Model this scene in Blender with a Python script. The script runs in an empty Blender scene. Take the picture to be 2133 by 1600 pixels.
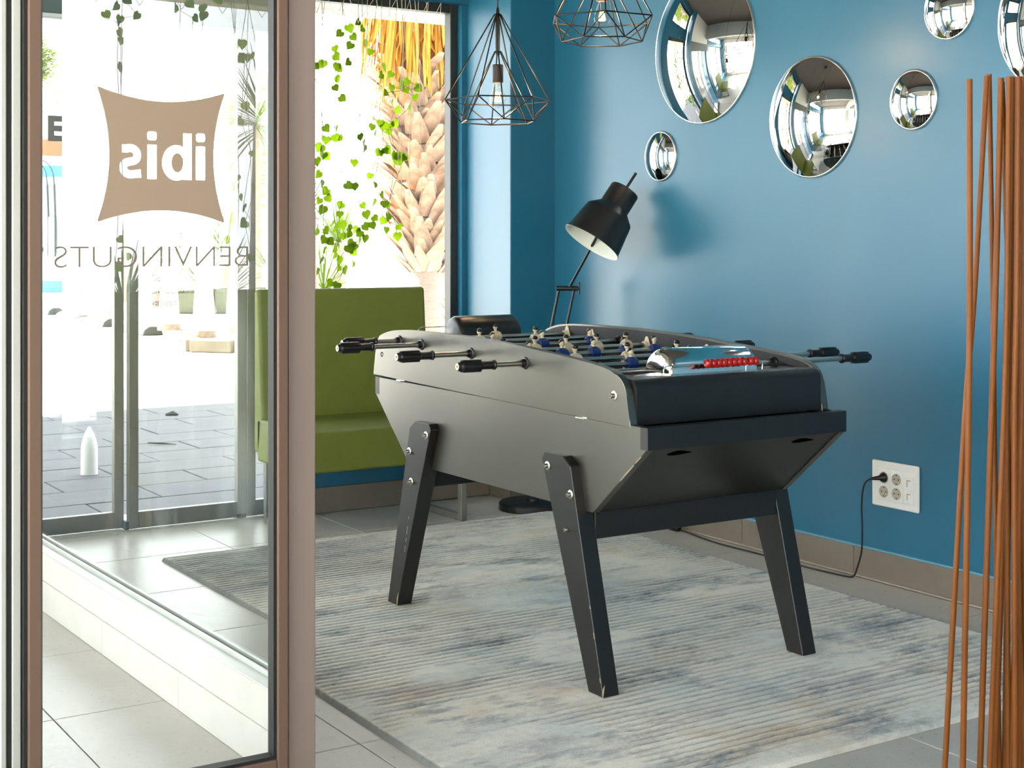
import bpy, bmesh, math, random
from mathutils import Vector, Matrix, noise
import numpy as np
random.seed(7)
PI = math.pi
SC = bpy.context.scene
COL = SC.collection

# ------------------------------------------------------------------ camera
cam_d = bpy.data.cameras.new('camera')
cam = bpy.data.objects.new('camera', cam_d)
COL.objects.link(cam)
YAW = math.radians(32.6)
cam.location = (0, 0, 1.2)
cam.rotation_euler = (PI / 2, 0, -YAW)
cam_d.sensor_width = 36.0
cam_d.lens = 3000.0 / 2133.0 * 36.0
cam_d.shift_y = -(800.0 - 505.0) / 2133.0
cam_d.clip_start = 0.05
cam_d.clip_end = 400
SC.camera = cam

# ------------------------------------------------------------------ world, sun, exposure
world = bpy.data.worlds.new('world')
SC.world = world
world.use_nodes = True
bgn = world.node_tree.nodes['Background']
bgn.inputs['Color'].default_value = (0.93, 0.97, 1.0, 1)      # hazy bright sky
bgn.inputs['Strength'].default_value = 3.8
sun_d = bpy.data.lights.new('sun', 'SUN')
sun_d.energy = 30.0
sun_d.color = (1.0, 0.95, 0.86)
sun_d.angle = math.radians(0.9)
sun = bpy.data.objects.new('sun', sun_d)
COL.objects.link(sun)
sun.location = (-20, 26, 28)
sun.rotation_euler = Vector((0.45, -0.60, -0.66)).to_track_quat('-Z', 'Y').to_euler()
SC.view_settings.view_transform = 'Standard'
SC.view_settings.look = 'None'
SC.view_settings.gamma = 1.0
SC.view_settings.use_curve_mapping = False
SC.view_settings.exposure = 1.27
cy = SC.cycles
cy.use_denoising = True
cy.max_bounces = 12
cy.diffuse_bounces = 6
cy.glossy_bounces = 6
cy.transmission_bounces = 8
cy.transparent_max_bounces = 32
cy.sample_clamp_indirect = 12.0
cy.caustics_reflective = False
cy.caustics_refractive = False
# added fill lights behind the camera (their panels are built below)
FILL_LIGHTS = [(-1.6, -1.8), (0.6, -2.0), (2.4, -0.6)]
FILL_POWER = 6.0
for i, (lx, ly) in enumerate(FILL_LIGHTS):
    ad = bpy.data.lights.new('fill_light', 'AREA')
    ad.shape = 'SQUARE'; ad.size = 0.58; ad.energy = FILL_POWER; ad.color = (1.0, 0.93, 0.84)
    ao = bpy.data.objects.new('fill_light', ad)
    COL.objects.link(ao); ao.location = (lx, ly, 2.955)

# ------------------------------------------------------------------ materials
def lin(c):
    return tuple(((v / 255.0) / 12.92 if v / 255.0 <= .04045 else ((v / 255.0 + .055) / 1.055) ** 2.4) for v in c)

class N:
    """tiny node-tree helper"""
    def __init__(s, name):
        s.m = bpy.data.materials.new(name); s.m.use_nodes = True
        s.t = s.m.node_tree; s.b = s.t.nodes['Principled BSDF']; s.out = s.t.nodes['Material Output']
    def n(s, typ, **kw):
        nd = s.t.nodes.new(typ)
        for k, v in kw.items():
            if k.startswith('_'): setattr(nd, k[1:], v)
            else: nd.inputs[k.replace('__', ' ')].default_value = v
        return nd
    def l(s, a, ao, b, bi): s.t.links.new(a.outputs[ao], b.inputs[bi])
    def coord(s, which='Object', scale=(1, 1, 1), rot=(0, 0, 0)):
        tc = s.n('ShaderNodeTexCoord'); mp = s.n('ShaderNodeMapping')
        mp.inputs['Scale'].default_value = scale; mp.inputs['Rotation'].default_value = rot
        s.l(tc, which, mp, 'Vector'); return mp
    def noise(s, scale, detail=4, rough=.55, sc=(1, 1, 1), which='Object'):
        nz = s.n('ShaderNodeTexNoise', Scale=scale, Detail=detail, Roughness=rough)
        s.l(s.coord(which, sc), 'Vector', nz, 'Vector'); return nz
    def ramp(s, src, out, stops):
        r = s.n('ShaderNodeValToRGB'); e = r.color_ramp.elements
        while len(e) < len(stops): e.new(.5)
        for i, (p, c) in enumerate(stops):
            e[i].position = p; e[i].color = tuple(c) + (1,) if len(c) == 3 else c
        s.l(src, out, r, 'Fac'); return r
    def mix(s, fac, a, b, blend='MIX'):
        x = s.n('ShaderNodeMix', _data_type='RGBA', _blend_type=blend)
        if isinstance(fac, float): x.inputs['Factor'].default_value = fac
        else: s.t.links.new(fac, x.inputs['Factor'])
        for i, v in ((6, a), (7, b)):
            if isinstance(v, tuple): x.inputs[i].default_value = v + (1,)
            else: s.t.links.new(v, x.inputs[i])
        return x.outputs[2]
    def bump(s, src, out, strength=.2, dist=.002):
        bp = s.n('ShaderNodeBump', Strength=strength, Distance=dist)
        s.l(src, out, bp, 'Height'); s.l(bp, 'Normal', s.b, 'Normal'); return bp

def mat(name, rgb, rough=.5, metal=0.0, var=.08, nscale=8.0, bump=0.0, bscale=200.0, bdist=.001, sc=(1, 1, 1), spec=.5, coat=0.0, rvar=0.0):
    g = N(name); c = lin(rgb)
    nz = g.noise(nscale, 5, .6, sc)
    lo = tuple(max(0, v * (1 - var)) for v in c); hi = tuple(min(1, v * (1 + var)) for v in c)
    r = g.ramp(nz, 'Fac', [(.3, lo), (.7, hi)])
    g.l(r, 'Color', g.b, 'Base Color')
    g.b.inputs['Roughness'].default_value = rough
    g.b.inputs['Metallic'].default_value = metal
    g.b.inputs['Specular IOR Level'].default_value = spec
    if coat: g.b.inputs['Coat Weight'].default_value = coat; g.b.inputs['Coat Roughness'].default_value = .1
    if rvar:
        rr = g.ramp(nz, 'Fac', [(.3, (rough - rvar,) * 3), (.7, (rough + rvar,) * 3)])
        g.l(rr, 'Color', g.b, 'Roughness')
    if bump:
        bn = g.noise(bscale, 3, .6, sc); g.bump(bn, 'Fac', bump, bdist)
    return g.m

def glass_mat(name, tint=(.975, .985, .98), ior=1.52, smudge=0.0):
    g = N(name); g.t.nodes.remove(g.b)
    tr = g.n('ShaderNodeBsdfTransparent'); tr.inputs['Color'].default_value = tint + (1,)
    gl = g.n('ShaderNodeBsdfGlossy', Roughness=0.0)
    fr = g.n('ShaderNodeFresnel', IOR=ior); geo = g.n('ShaderNodeNewGeometry')
    inv = g.n('ShaderNodeMath', _operation='SUBTRACT'); inv.inputs[0].default_value = 1.0
    g.l(geo, 'Backfacing', inv, 1)
    mul = g.n('ShaderNodeMath', _operation='MULTIPLY'); g.l(fr, 'Fac', mul, 0); g.l(inv, 'Value', mul, 1)
    mx = g.n('ShaderNodeMixShader'); g.l(mul, 'Value', mx, 'Fac'); g.l(tr, 'BSDF', mx, 1); g.l(gl, 'BSDF', mx, 2)
    last = mx
    if smudge:
        df = g.n('ShaderNodeBsdfDiffuse'); df.inputs['Color'].default_value = (.8, .85, .85, 1)
        nz = g.noise(3.0, 8, .7, (1, 1, .3)); rp = g.ramp(nz, 'Fac', [(.55, (0, 0, 0)), (.8, (smudge,) * 3)])
        m2 = g.n('ShaderNodeMixShader'); g.l(rp, 'Color', m2, 'Fac'); g.l(last, 'Shader', m2, 1); g.l(df, 'BSDF', m2, 2); last = m2
    g.l(last, 'Shader', g.out, 'Surface'); return g.m

def emit_mat(name, rgb, strength):
    g = N(name)
    g.b.inputs['Base Color'].default_value = lin(rgb) + (1,)
    g.b.inputs['Emission Color'].default_value = lin(rgb) + (1,)
    g.b.inputs['Emission Strength'].default_value = strength
    return g.m

M = {}
M['blue'] = mat('teal_blue_wall_paint', (34, 103, 132), .33, var=.03, nscale=1.5, bump=.08, bscale=160, bdist=.0015, spec=.58)
M['white_wall'] = mat('white_wall_paint', (214, 212, 205), .6, var=.03, nscale=2, bump=.1, bscale=150)
M['ceiling'] = mat('brown_grey_ceiling_paint', (92, 84, 80), .8, var=.05, nscale=3)
M['tile_grey'] = mat('grey_brown_skirting_tile', (122, 112, 100), .45, var=.08, nscale=9, bump=.1, bscale=90)
M['grout'] = mat('pale_grout', (168, 160, 146), .9, var=.1, nscale=30)
def floor_tile():
    g = N('beige_porcelain_tile')
    n1 = g.noise(3.0, 6, .65, (1, 1, 1), 'Generated'); n2 = g.noise(60, 4, .6)
    a = g.ramp(n1, 'Fac', [(.3, lin((180, 177, 170))), (.7, lin((196, 193, 186)))])
    b = g.ramp(n2, 'Fac', [(.25, lin((174, 171, 163))), (.75, lin((198, 195, 189)))])
    g.t.links.new(g.mix(.4, a.outputs['Color'], b.outputs['Color']), g.b.inputs['Base Color'])
    g.b.inputs['Specular IOR Level'].default_value = .22
    rr = g.ramp(n2, 'Fac', [(.3, (.26,) * 3), (.7, (.4,) * 3)]); g.l(rr, 'Color', g.b, 'Roughness')
    g.bump(n2, 'Fac', .05, .001)
    return g.m
M['tile'] = floor_tile()
M['curb'] = mat('pale_stone_kerb', (202, 199, 192), .55, var=.06, nscale=7, bump=.12, bscale=60)
M['grey_joint'] = mat('grey_joint', (120, 118, 112), .9)
M['bronze'] = mat('bronze_anodised_aluminium', (120, 96, 82), .38, .25, var=.04, nscale=5, bump=.05, bscale=300, sc=(1, 1, .05))
M['bronze_lt'] = mat('pale_bronze_aluminium', (150, 132, 124), .42, .2, var=.05, nscale=20, sc=(1, 1, .05), bump=.05, bscale=300)
M['rubber'] = mat('black_rubber_gasket', (22, 24, 23), .6, var=.1)
M['alu'] = mat('grey_aluminium', (132, 130, 122), .4, .45, var=.06, nscale=10, sc=(1, 1, .1), bump=.05, bscale=200)
M['alu_lt'] = mat('pale_aluminium', (196, 198, 192), .4, .3, var=.04)
M['dark_frame'] = mat('dark_window_frame', (52, 54, 52), .4, .2, var=.06)
M['glass'] = glass_mat('clear_window_glass', smudge=.12)
M['glass_bulb'] = glass_mat('clear_bulb_glass', (1, .98, .94), 1.45)
M['glass_edge'] = mat('green_glass_edge', (150, 190, 180), .2, var=.05)
M['sticker'] = mat('taupe_vinyl_film', (158, 138, 119), .45, var=.02, bump=.08, bscale=120)
M['letter_grey'] = mat('taupe_grey_vinyl_letters', (118, 106, 94), .6, var=.03)
M['letter_dark'] = mat('dark_grey_vinyl_letters', (52, 54, 52), .6, var=.03)
M['black'] = mat('black_satin_lacquer', (26, 24, 21), .31, 0, var=.08, nscale=3, spec=1.0)
b_ = M['black'].node_tree.nodes['Principled BSDF']; b_.inputs['IOR'].default_value = 1.75; b_.inputs['Specular Tint'].default_value = (1, .955, .86, 1)
M['black_leg'] = mat('black_leg_lacquer', (25, 24, 23), .36, 0, var=.1, nscale=4, spec=.5)
M['black_matt'] = mat('black_painted_wood', (24, 25, 27), .42, 0, var=.15, nscale=20, spec=.5)
M['black_plastic'] = mat('black_plastic', (20, 20, 21), .34, var=.1, nscale=40)
M['hole'] = mat('dark_opening', (4, 4, 4), 1.0, spec=0.0)
M['field'] = mat('dark_field_laminate', (44, 52, 56), .5, var=.08)
M['inner'] = mat('speckled_dark_inner_wall', (38, 37, 40), .6, var=.35, nscale=140)
M['chrome'] = mat('chrome', (225, 225, 222), .09, 1.0, var=.03, nscale=12)
M['steel'] = mat('brushed_steel', (178, 176, 170), .28, 1.0, var=.06, nscale=60, sc=(.05, 1, 1))
M['wood_chip'] = mat('bare_wood_chip', (150, 136, 112), .7)
M['red'] = mat('translucent_red_bead', (176, 22, 14), .22, var=.1, coat=.4)
M['cream'] = mat('cream_plastic', (222, 208, 176), .4, var=.05)
M['hair'] = mat('black_figure_paint', (18, 18, 18), .3, var=.1)
M['shirt'] = mat('blue_figure_paint', (28, 52, 118), .35, var=.1)
M['white_plastic'] = mat('white_socket_plastic', (232, 232, 228), .32, var=.02)
M['socket_in'] = mat('grey_socket_well', (176, 168, 150), .5, var=.08, nscale=40)
M['cord'] = mat('black_cable', (20, 21, 22), .45, var=.1)
M['mirror'] = mat('convex_mirror_silver', (244, 244, 242), .012, 1.0, var=.005, nscale=2)
M['mirror_rim'] = mat('bright_mirror_rim', (228, 228, 224), .18, .9, var=.03)
M['wire'] = mat('black_wire_lacquer', (32, 30, 29), .35, .3, var=.1)
M['socket_brown'] = mat('dark_bronze_lampholder', (46, 38, 33), .38, .5, var=.08)
M['filament'] = emit_mat('glowing_filament', (255, 176, 84), 3.2)
M['lamp_black'] = mat('matt_black_lamp_enamel', (27, 28, 30), .36, var=.08, spec=.5)
M['lamp_white'] = mat('white_lamp_inside', (226, 226, 216), .5, var=.03)
def rug_mat():
    g = N('distressed_rug_pile')
    def nz(scale, sc, loc, det=8, ro=.72):
        n_ = g.noise(scale, det, ro, sc); n_.inputs['Vector'].links[0].from_node.inputs['Location'].default_value = loc; return n_
    a = nz(1.6, (1.0, 1.7, 1), (0, .4, 0)); b = nz(2.4, (.9, 1.9, 1), (3.1, 2.1, 0), 9, .76); c = nz(1.3, (1.1, 1.6, 1), (6.2, 3.8, 0))
    d = nz(2.9, (.9, 1.8, 1), (9.3, 5.5, 0), 9, .76); e = nz(1.9, (1.0, 1.7, 1), (12.4, 7.2, 0)); st = nz(9.0, (.35, 3.2, 1), (1, 1, 0), 5, .65)
    f = g.noise(420, 2, .7)
    def masked(n_, lo, hi, amt):
        # streaky break-up of each colour patch
        m_ = g.n('ShaderNodeMath', _operation='MULTIPLY_ADD'); g.l(st, 'Fac', m_, 0); m_.inputs[1].default_value = .22; g.l(n_, 'Fac', m_, 2)
        return g.ramp(m_, 'Value', [(lo + .11, (0, 0, 0)), (hi + .11, (amt,) * 3)]).outputs['Color']
    base = g.ramp(a, 'Fac', [(.34, lin((196, 202, 200))), (.48, lin((228, 228, 219))), (.64, lin((238, 233, 220)))]).outputs['Color']
    x = g.mix(masked(e, .53, .70, .55), base, lin((176, 198, 204)))
    x = g.mix(masked(c, .54, .70, .6), x, lin((206, 176, 138)))
    x = g.mix(masked(d, .53, .68, .65), x, lin((160, 148, 158)))
    x = g.mix(masked(b, .52, .66, .95), x, lin((120, 134, 144)))
    at = g.n('ShaderNodeAttribute'); at.attribute_name = 'dark_yarn_groove_shade'
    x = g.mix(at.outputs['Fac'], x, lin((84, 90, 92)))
    sp = g.ramp(f, 'Fac', [(.3, (.86,) * 3), (.55, (1.0,) * 3)])
    x = g.mix(1.0, x, sp.outputs['Color'], 'MULTIPLY')
    g.t.links.new(x, g.b.inputs['Base Color'])
    g.b.inputs['Roughness'].default_value = .95; g.b.inputs['Specular IOR Level'].default_value = .15
    g.b.inputs['Sheen Weight'].default_value = .15
    g.bump(f, 'Fac', .6, .004)
    return g.m
M['rug'] = rug_mat()
M['green'] = mat('olive_green_upholstery', (104, 112, 40), .62, var=.06, nscale=14, bump=.12, bscale=420, bdist=.0008)
M['cane'] = mat('orange_brown_cane', (118, 66, 16), .45, spec=.3, var=.25, nscale=6, sc=(4, 4, .6), bump=.1, bscale=60)
# outdoors
M['slab'] = mat('grey_paving_slab', (84, 83, 88), .8, var=.1, nscale=6, bump=.15, bscale=50)
M['asphalt'] = mat('pale_concrete_yard', (176, 174, 168), .9, var=.06, nscale=2, bump=.1, bscale=40)
def leafy(name, rgb, t=.6, **k):
    m = mat(name, rgb, **k); nt = m.node_tree; pb = nt.nodes['Principled BSDF']; out = nt.nodes['Material Output']
    tr = nt.nodes.new('ShaderNodeBsdfTranslucent'); mx = nt.nodes.new('ShaderNodeMixShader'); mx.inputs['Fac'].default_value = t
    src = pb.inputs['Base Color'].links[0].from_socket; nt.links.new(src, tr.inputs['Color'])
    nt.links.new(pb.outputs['BSDF'], mx.inputs[1]); nt.links.new(tr.outputs['BSDF'], mx.inputs[2]); nt.links.new(mx.outputs['Shader'], out.inputs['Surface'])
    return m
M['leaf'] = leafy('ivy_leaf_green', (140, 172, 24), .65, rough=.45, var=.3, nscale=25)
M['vine'] = mat('ivy_stem_green', (92, 106, 50), .6, var=.1)
M['string'] = mat('cream_cotton_string', (226, 214, 184), .8, var=.05, bump=.3, bscale=400)
M['blade'] = leafy('spiky_leaf_green', (104, 126, 36), .5, rough=.5, var=.25, nscale=4)
M['blade_b'] = leafy('grey_green_blades', (104, 118, 78), .4, rough=.5, var=.25, nscale=4)
M['frond_dry'] = leafy('dry_golden_frond', (206, 152, 46), .5, rough=.7, var=.35, nscale=9, sc=(6, 6, .4))
M['boot'] = mat('palm_leaf_base', (160, 132, 108), .85, var=.45, nscale=9)
M['trunk'] = mat('grey_palm_bark', (124, 110, 98), .9, var=.2, nscale=20, sc=(1, 1, 6), bump=.5, bscale=30, bdist=.01)
M['tree_leaf'] = leafy('yellow_green_tree_leaf', (112, 128, 40), .5, rough=.6, var=.3, nscale=3)
M['planter'] = mat('olive_grey_planter', (84, 86, 68), .6, var=.05)
M['bollard'] = mat('white_concrete_bollard', (226, 222, 212), .7, var=.05, bump=.1, bscale=60)
M['rust'] = mat('rust_stained_foot', (128, 110, 94), .8, var=.3, nscale=14)
M['kerb'] = mat('sandy_kerbstone', (112, 100, 86), .85, var=.15, nscale=5)
M['ev_white'] = mat('pale_grey_cabinet', (150, 156, 156), .5, var=.03)
M['ev_blue'] = mat('sky_blue_cabinet_band', (60, 130, 170), .5, var=.04)
M['roof'] = mat('terracotta_roof', (150, 80, 48), .8, var=.12, nscale=12)
M['render'] = mat('white_render', (214, 206, 192), .85, var=.05)
M['stop'] = mat('dark_rubber_wheel_stop', (40, 42, 38), .7, var=.1)
M['awning'] = mat('cream_beam_paint', (206, 190, 160), .6, var=.05)
M['fill_panel_glow'] = emit_mat('fill_panel_diffuser', (255, 244, 226), 6.0)

# ------------------------------------------------------------------ geometry helpers
W = {}            # world offset of every parent
def tag(o, label=None, cat=None, group=None, kind=None):
    if label: o['label'] = label
    if cat: o['category'] = cat
    if group: o['group'] = group
    if kind: o['kind'] = kind
    return o
def thing(name, loc, label, cat, group=None, kind=None):
    o = bpy.data.objects.new(name, None); COL.objects.link(o)
    o.empty_display_size = .1
    o.location = loc; W[o] = Vector(loc)
    return tag(o, label, cat, group, kind)
def obj(name, bm, mats, parent=None, smooth=None, loc=None, wn=False):
    """links bm (world coordinates) as one mesh object"""
    me = bpy.data.meshes.new(name)
    base = Vector((0, 0, 0)); par = W[parent] if parent else Vector((0, 0, 0))
    if loc is not None: base = Vector(loc)
    elif parent: base = par
    bmesh.ops.translate(bm, verts=bm.verts, vec=-base)
    bmesh.ops.recalc_face_normals(bm, faces=bm.faces)
    bm.to_mesh(me); bm.free()
    if not isinstance(mats, (list, tuple)): mats = [mats]
    for m in mats: me.materials.append(m)
    if smooth is not None:
        me.shade_smooth(); me.set_sharp_from_angle(angle=math.radians(smooth))
    o = bpy.data.objects.new(name, me); COL.objects.link(o)
    o.location = base - par
    W[o] = base
    if wn:
        w_ = o.modifiers.new('weighted', 'WEIGHTED_NORMAL'); w_.keep_sharp = True
    if parent: o.parent = parent
    return o
def share(name, me, parent, loc, rot=(0, 0, 0), scale=(1, 1, 1)):
    o = bpy.data.objects.new(name, me); COL.objects.link(o)
    o.parent = parent; o.location = Vector(loc) - W[parent]; o.rotation_euler = rot; o.scale = scale
    W[o] = Vector(loc); return o
def BM(): return bmesh.new()
def _fin(bm, verts, bev, seg, mi):
    fs = set(f for v in verts for f in v.link_faces)
    for f in fs: f.material_index = mi
    if bev > 0:
        es = list(set(e for v in verts for e in v.link_edges))
        r = bmesh.ops.bevel(bm, geom=es, offset=bev, segments=seg, affect='EDGES', clamp_overlap=True, profile=.5, material=-1)
    return verts
def box(bm, x0, x1, y0, y1, z0, z1, bev=0, seg=2, mi=0):
    v = [bm.verts.new(p) for p in ((x0, y0, z0), (x1, y0, z0), (x1, y1, z0), (x0, y1, z0), (x0, y0, z1), (x1, y0, z1), (x1, y1, z1), (x0, y1, z1))]
    for q in ((0, 3, 2, 1), (4, 5, 6, 7), (0, 1, 5, 4), (1, 2, 6, 5), (2, 3, 7, 6), (3, 0, 4, 7)):
        bm.faces.new([v[i] for i in q])
    return _fin(bm, v, bev, seg, mi)
def prism(bm, pts, axis, a0, a1, bev=0, seg=2, mi=0):
    """pts 2-D polygon; axis x: (y,z), y: (x,z), z: (x,y)"""
    def P(p, a):
        return {'x': (a, p[0], p[1]), 'y': (p[0], a, p[1]), 'z': (p[0], p[1], a)}[axis]
    lo = [bm.verts.new(P(p, a0)) for p in pts]; hi = [bm.verts.new(P(p, a1)) for p in pts]
    n = len(pts)
    bm.faces.new(lo); bm.faces.new(hi[::-1])
    for i in range(n): bm.faces.new((lo[i], hi[i], hi[(i + 1) % n], lo[(i + 1) % n]))
    return _fin(bm, lo + hi, bev, seg, mi)
def frame_of(d):
    d = Vector(d).normalized()
    u = d.cross(Vector((0, 0, 1)))
    if u.length < 1e-4: u = Vector((1, 0, 0))
    u.normalize(); return u, d.cross(u).normalized()
def tube(bm, pts, r, seg=8, mi=0, caps=True):
    pts = [Vector(p) for p in pts]; rs = r if isinstance(r, (list, tuple)) else [r] * len(pts)
    rings = []; u = None
    for i, p in enumerate(pts):
        d = (pts[min(i + 1, len(pts) - 1)] - pts[max(i - 1, 0)]).normalized()
        if u is None: u, v = frame_of(d)
        else:
            u = (u - d * u.dot(d)).normalized(); v = d.cross(u)
        rings.append([bm.verts.new(p + (u * math.cos(2 * PI * k / seg) + v * math.sin(2 * PI * k / seg)) * rs[i]) for k in range(seg)])
    for a, b in zip(rings, rings[1:]):
        for k in range(seg):
            f = bm.faces.new((a[k], a[(k + 1) % seg], b[(k + 1) % seg], b[k])); f.material_index = mi
    if caps:
        for rg in (rings[0][::-1], rings[-1]):
            f = bm.faces.new(rg); f.material_index = mi
def lathe(bm, prof, o, d=(0, 0, 1), seg=24, mi=0, close=False):
    """prof: (radius, height along d) list, from point o"""
    o = Vector(o); d = Vector(d).normalized(); u, v = frame_of(d); rings = []
    for r, h in prof:
        if r < 1e-6: rings.append([bm.verts.new(o + d * h)])
        else: rings.append([bm.verts.new(o + d * h + (u * math.cos(2 * PI * k / seg) + v * math.sin(2 * PI * k / seg)) * r) for k in range(seg)])
    pr = list(zip(rings, rings[1:]))
    if close: pr.append((rings[-1], rings[0]))
    for a, b in pr:
        for k in range(seg):
            k2 = (k + 1) % seg
            if len(a) == 1 and len(b) == 1: continue
            if len(a) == 1: f = bm.faces.new((a[0], b[k2], b[k]))
            elif len(b) == 1: f = bm.faces.new((a[k], a[k2], b[0]))
            else: f = bm.faces.new((a[k], a[k2], b[k2], b[k]))
            f.material_index = mi
def ball(bm, c, r, seg=10, rings=7, mi=0, sc=(1, 1, 1)):
    r0 = bmesh.ops.create_uvsphere(bm, u_segments=seg, v_segments=rings, radius=r)
    for v in r0['verts']:
        v.co = Vector((v.co.x * sc[0], v.co.y * sc[1], v.co.z * sc[2])) + Vector(c)
        for f in v.link_faces: f.material_index = mi
def struct(name, bm, m, parent=None, smooth=None, label=None, cat=None):
    o = obj(name, bm, m, parent, smooth)
    if parent is None: tag(o, label, cat, kind='structure')
    return o
def sthing(name, loc, label, cat):
    return thing(name, loc, label, cat, kind='structure')

# ================================================================== SETTING
# ---- floor with separate tiles
bm = BM(); box(bm, -2.7, 4.0, -5.0, 6.2, -.16, -.006)
floor = struct('floor', bm, M['grout'], label='beige tiled floor of the hall', cat='floor')
bm = BM(); box(bm, -.2832, .2832, -.2832, .2832, -.012, 0.0, .0012, 1)
t0 = obj('tile', bm, M['tile'], floor, loc=(0, 0, 0)); tile_me = t0.data
k = 0
for i in range(-6, 5):
    for j in range(-14, 5):
        p = (.98 + .57 * i + .285, 3.10 + .57 * j + .285, 0)
        if k == 0: t0.location = p
        else: share('tile', tile_me, floor, p)
        k += 1

# ---- walls
H = 3.0
bm = BM(); box(bm, 3.855, 4.05, -5.2, 5.66, 0, H)
struct('wall_right', bm, M['blue'], label='long blue painted wall with round mirrors', cat='wall')
bm = BM()
box(bm, 3.606, 4.05, 5.651, 6.155, 0, H, .004, 2)                    # column in the corner
box(bm, 2.66, 3.606, 5.83, 6.15, 0, .45)                            # low wall under the window
box(bm, 2.53, 2.66, 5.80, 5.95, 0, H, .004, 2)                     # pier beside the doors
box(bm, 2.655, 3.607, 6.02, 6.15, 2.36, 2.56); box(bm, 2.655, 3.607, 6.02, 6.15, 2.93, H)
box(bm, 2.655, 2.68, 6.05, 6.15, .44, H); box(bm, 3.578, 3.61, 6.05, 6.15, .44, H)
box(bm, .9, 1.2, 5.90, 6.26, 0, H); box(bm, -2.7, -2.45, 5.90, 6.26, 0, H)
box(bm, -2.45, .9, 5.90, 6.26, 0, .40); box(bm, -2.45, .9, 6.02, 6.26, 2.36, 2.56); box(bm, -2.45, .9, 6.02, 6.26, 2.93, H)
struct('wall_back', bm, M['blue'], label='blue painted window wall with column', cat='wall')
bm = BM(); box(bm, 1.195, 2.535, 5.86, 6.26, 2.34, H)
struct('trim_1', bm, M['white_wall'], label='white fascia above the sliding doors', cat='fascia')
bm = BM(); box(bm, 1.15, 2.53, 5.86, 6.02, 2.12, 2.34, .006)
struct('trim_2', bm, mat('grey_green_door_header', (82, 88, 80), .5), label='grey header box over the sliding doors', cat='header')
def wall_with_openings(axis, c0, c1, a0, a1, ops, bm):
    """ops: (lo, hi, z0, z1) along the wall"""
    def bx(u0, u1, z0, z1):
        if axis == 'x': box(bm, c0, c1, u0, u1, z0, z1)
        else: box(bm, u0, u1, c0, c1, z0, z1)
    u = a0
    for lo, hi, z0, z1 in ops:
        bx(u, lo, 0, H); bx(lo, hi, 0, z0); bx(lo, hi, z1, H); u = hi
    bx(u, a1, 0, H)
LW = [(-3.6, -.6, .2, 2.75), (-.2, 2.7, .2, 2.75), (3.05, 5.75, .2, 2.75)]
FW = [(-2.2, -.6, .9, 2.3), (.6, 1.8, .9, 2.3)]
bm = BM(); wall_with_openings('x', -2.8, -2.6, -5.0, 6.26, LW, bm)
struct('wall_left', bm, M['white_wall'], label='white wall with large windows on the far left', cat='wall')
bm = BM(); wall_with_openings('y', -5.2, -5.0, -2.8, 4.05, FW, bm)
struct('wall_front', bm, M['white_wall'], label='white window wall behind the camera', cat='wall')
bm = BM(); box(bm, -2.8, 4.05, -5.2, 6.3, H, H + .2)
struct('ceiling', bm, M['ceiling'], label='dark brown grey ceiling', cat='ceiling')
bm = BM(); box(bm, -2.6, 1.42, 2.84, 3.02, 2.55, H); prism(bm, [(1.30, 3.0), (1.42, 3.0), (1.34, 5.86), (1.20, 5.86)], 'z', 2.5, H)
struct('trim_3', bm, M['white_wall'], label='white bulkhead over the glass partition', cat='bulkhead')

# ---- windows
def window(n, axis, c, lo, hi, z0, z1, label, bars=(), w=.04, fm='dark_frame', dep=.06):
    r = sthing('window_%d' % n, ((c, (lo + hi) / 2, z0) if axis == 'x' else ((lo + hi) / 2, c, z0)), label, 'window')
    def bx(bm, u0, u1, za, zb, d):
        if axis == 'x': box(bm, c - d / 2, c + d / 2, u0, u1, za, zb, .003, 1)
        else: box(bm, u0, u1, c - d / 2, c + d / 2, za, zb, .003, 1)
    bm = BM()
    bx(bm, lo, lo + w, z0, z1, dep); bx(bm, hi - w, hi, z0, z1, dep)
    bx(bm, lo + w, hi - w, z0, z0 + w, dep); bx(bm, lo + w, hi - w, z1 - w, z1, dep)
    obj('frame', bm, M[fm], r)
    for b in bars:
        bm = BM(); bx(bm, b - w / 2, b + w / 2, z0 + w, z1 - w, dep); obj('mullion', bm, M[fm], r)
    es = [lo + w] + sorted(bars) + [hi - w]
    for a, b in zip(es, es[1:]):
        bm = BM()
        if axis == 'x': box(bm, c - .004, c + .004, a, b, z0 + w, z1 - w)
        else: box(bm, a, b, c + .018, c + .026, z0 + w, z1 - w)
        obj('pane', bm, M['glass'], r)
    return r
window(1, 'y', 6.12, 2.68, 3.578, .45, 2.36, 'tall window behind the green bench, right of the sliding doors')
window(2, 'y', 6.12, 2.68, 3.578, 2.56, 2.93, 'clerestory window above the bench window')
window(3, 'y', 6.12, -2.45, .9, .40, 2.36, 'wide window left of the sliding doors', (-.85,))
window(4, 'y', 6.12, -2.45, .9, 2.56, 2.93, 'clerestory window left of the sliding doors', (-.85,))
k = 5
for i, (lo, hi, z0, z1) in enumerate(LW):
    window(k, 'x', -2.7, lo, hi, z0, z1, ['large side window nearest the hall end', 'large side window in the middle', 'large side window by the corner'][i], ((lo + hi) / 2,), fm='bronze'); k += 1
for i, (lo, hi, z0, z1) in enumerate(FW):
    window(k, 'y', -5.1, lo, hi, z0, z1, ['hall window behind the camera, left', 'hall window behind the camera, right'][i], ((lo + hi) / 2,), fm='bronze'); k += 1

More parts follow.
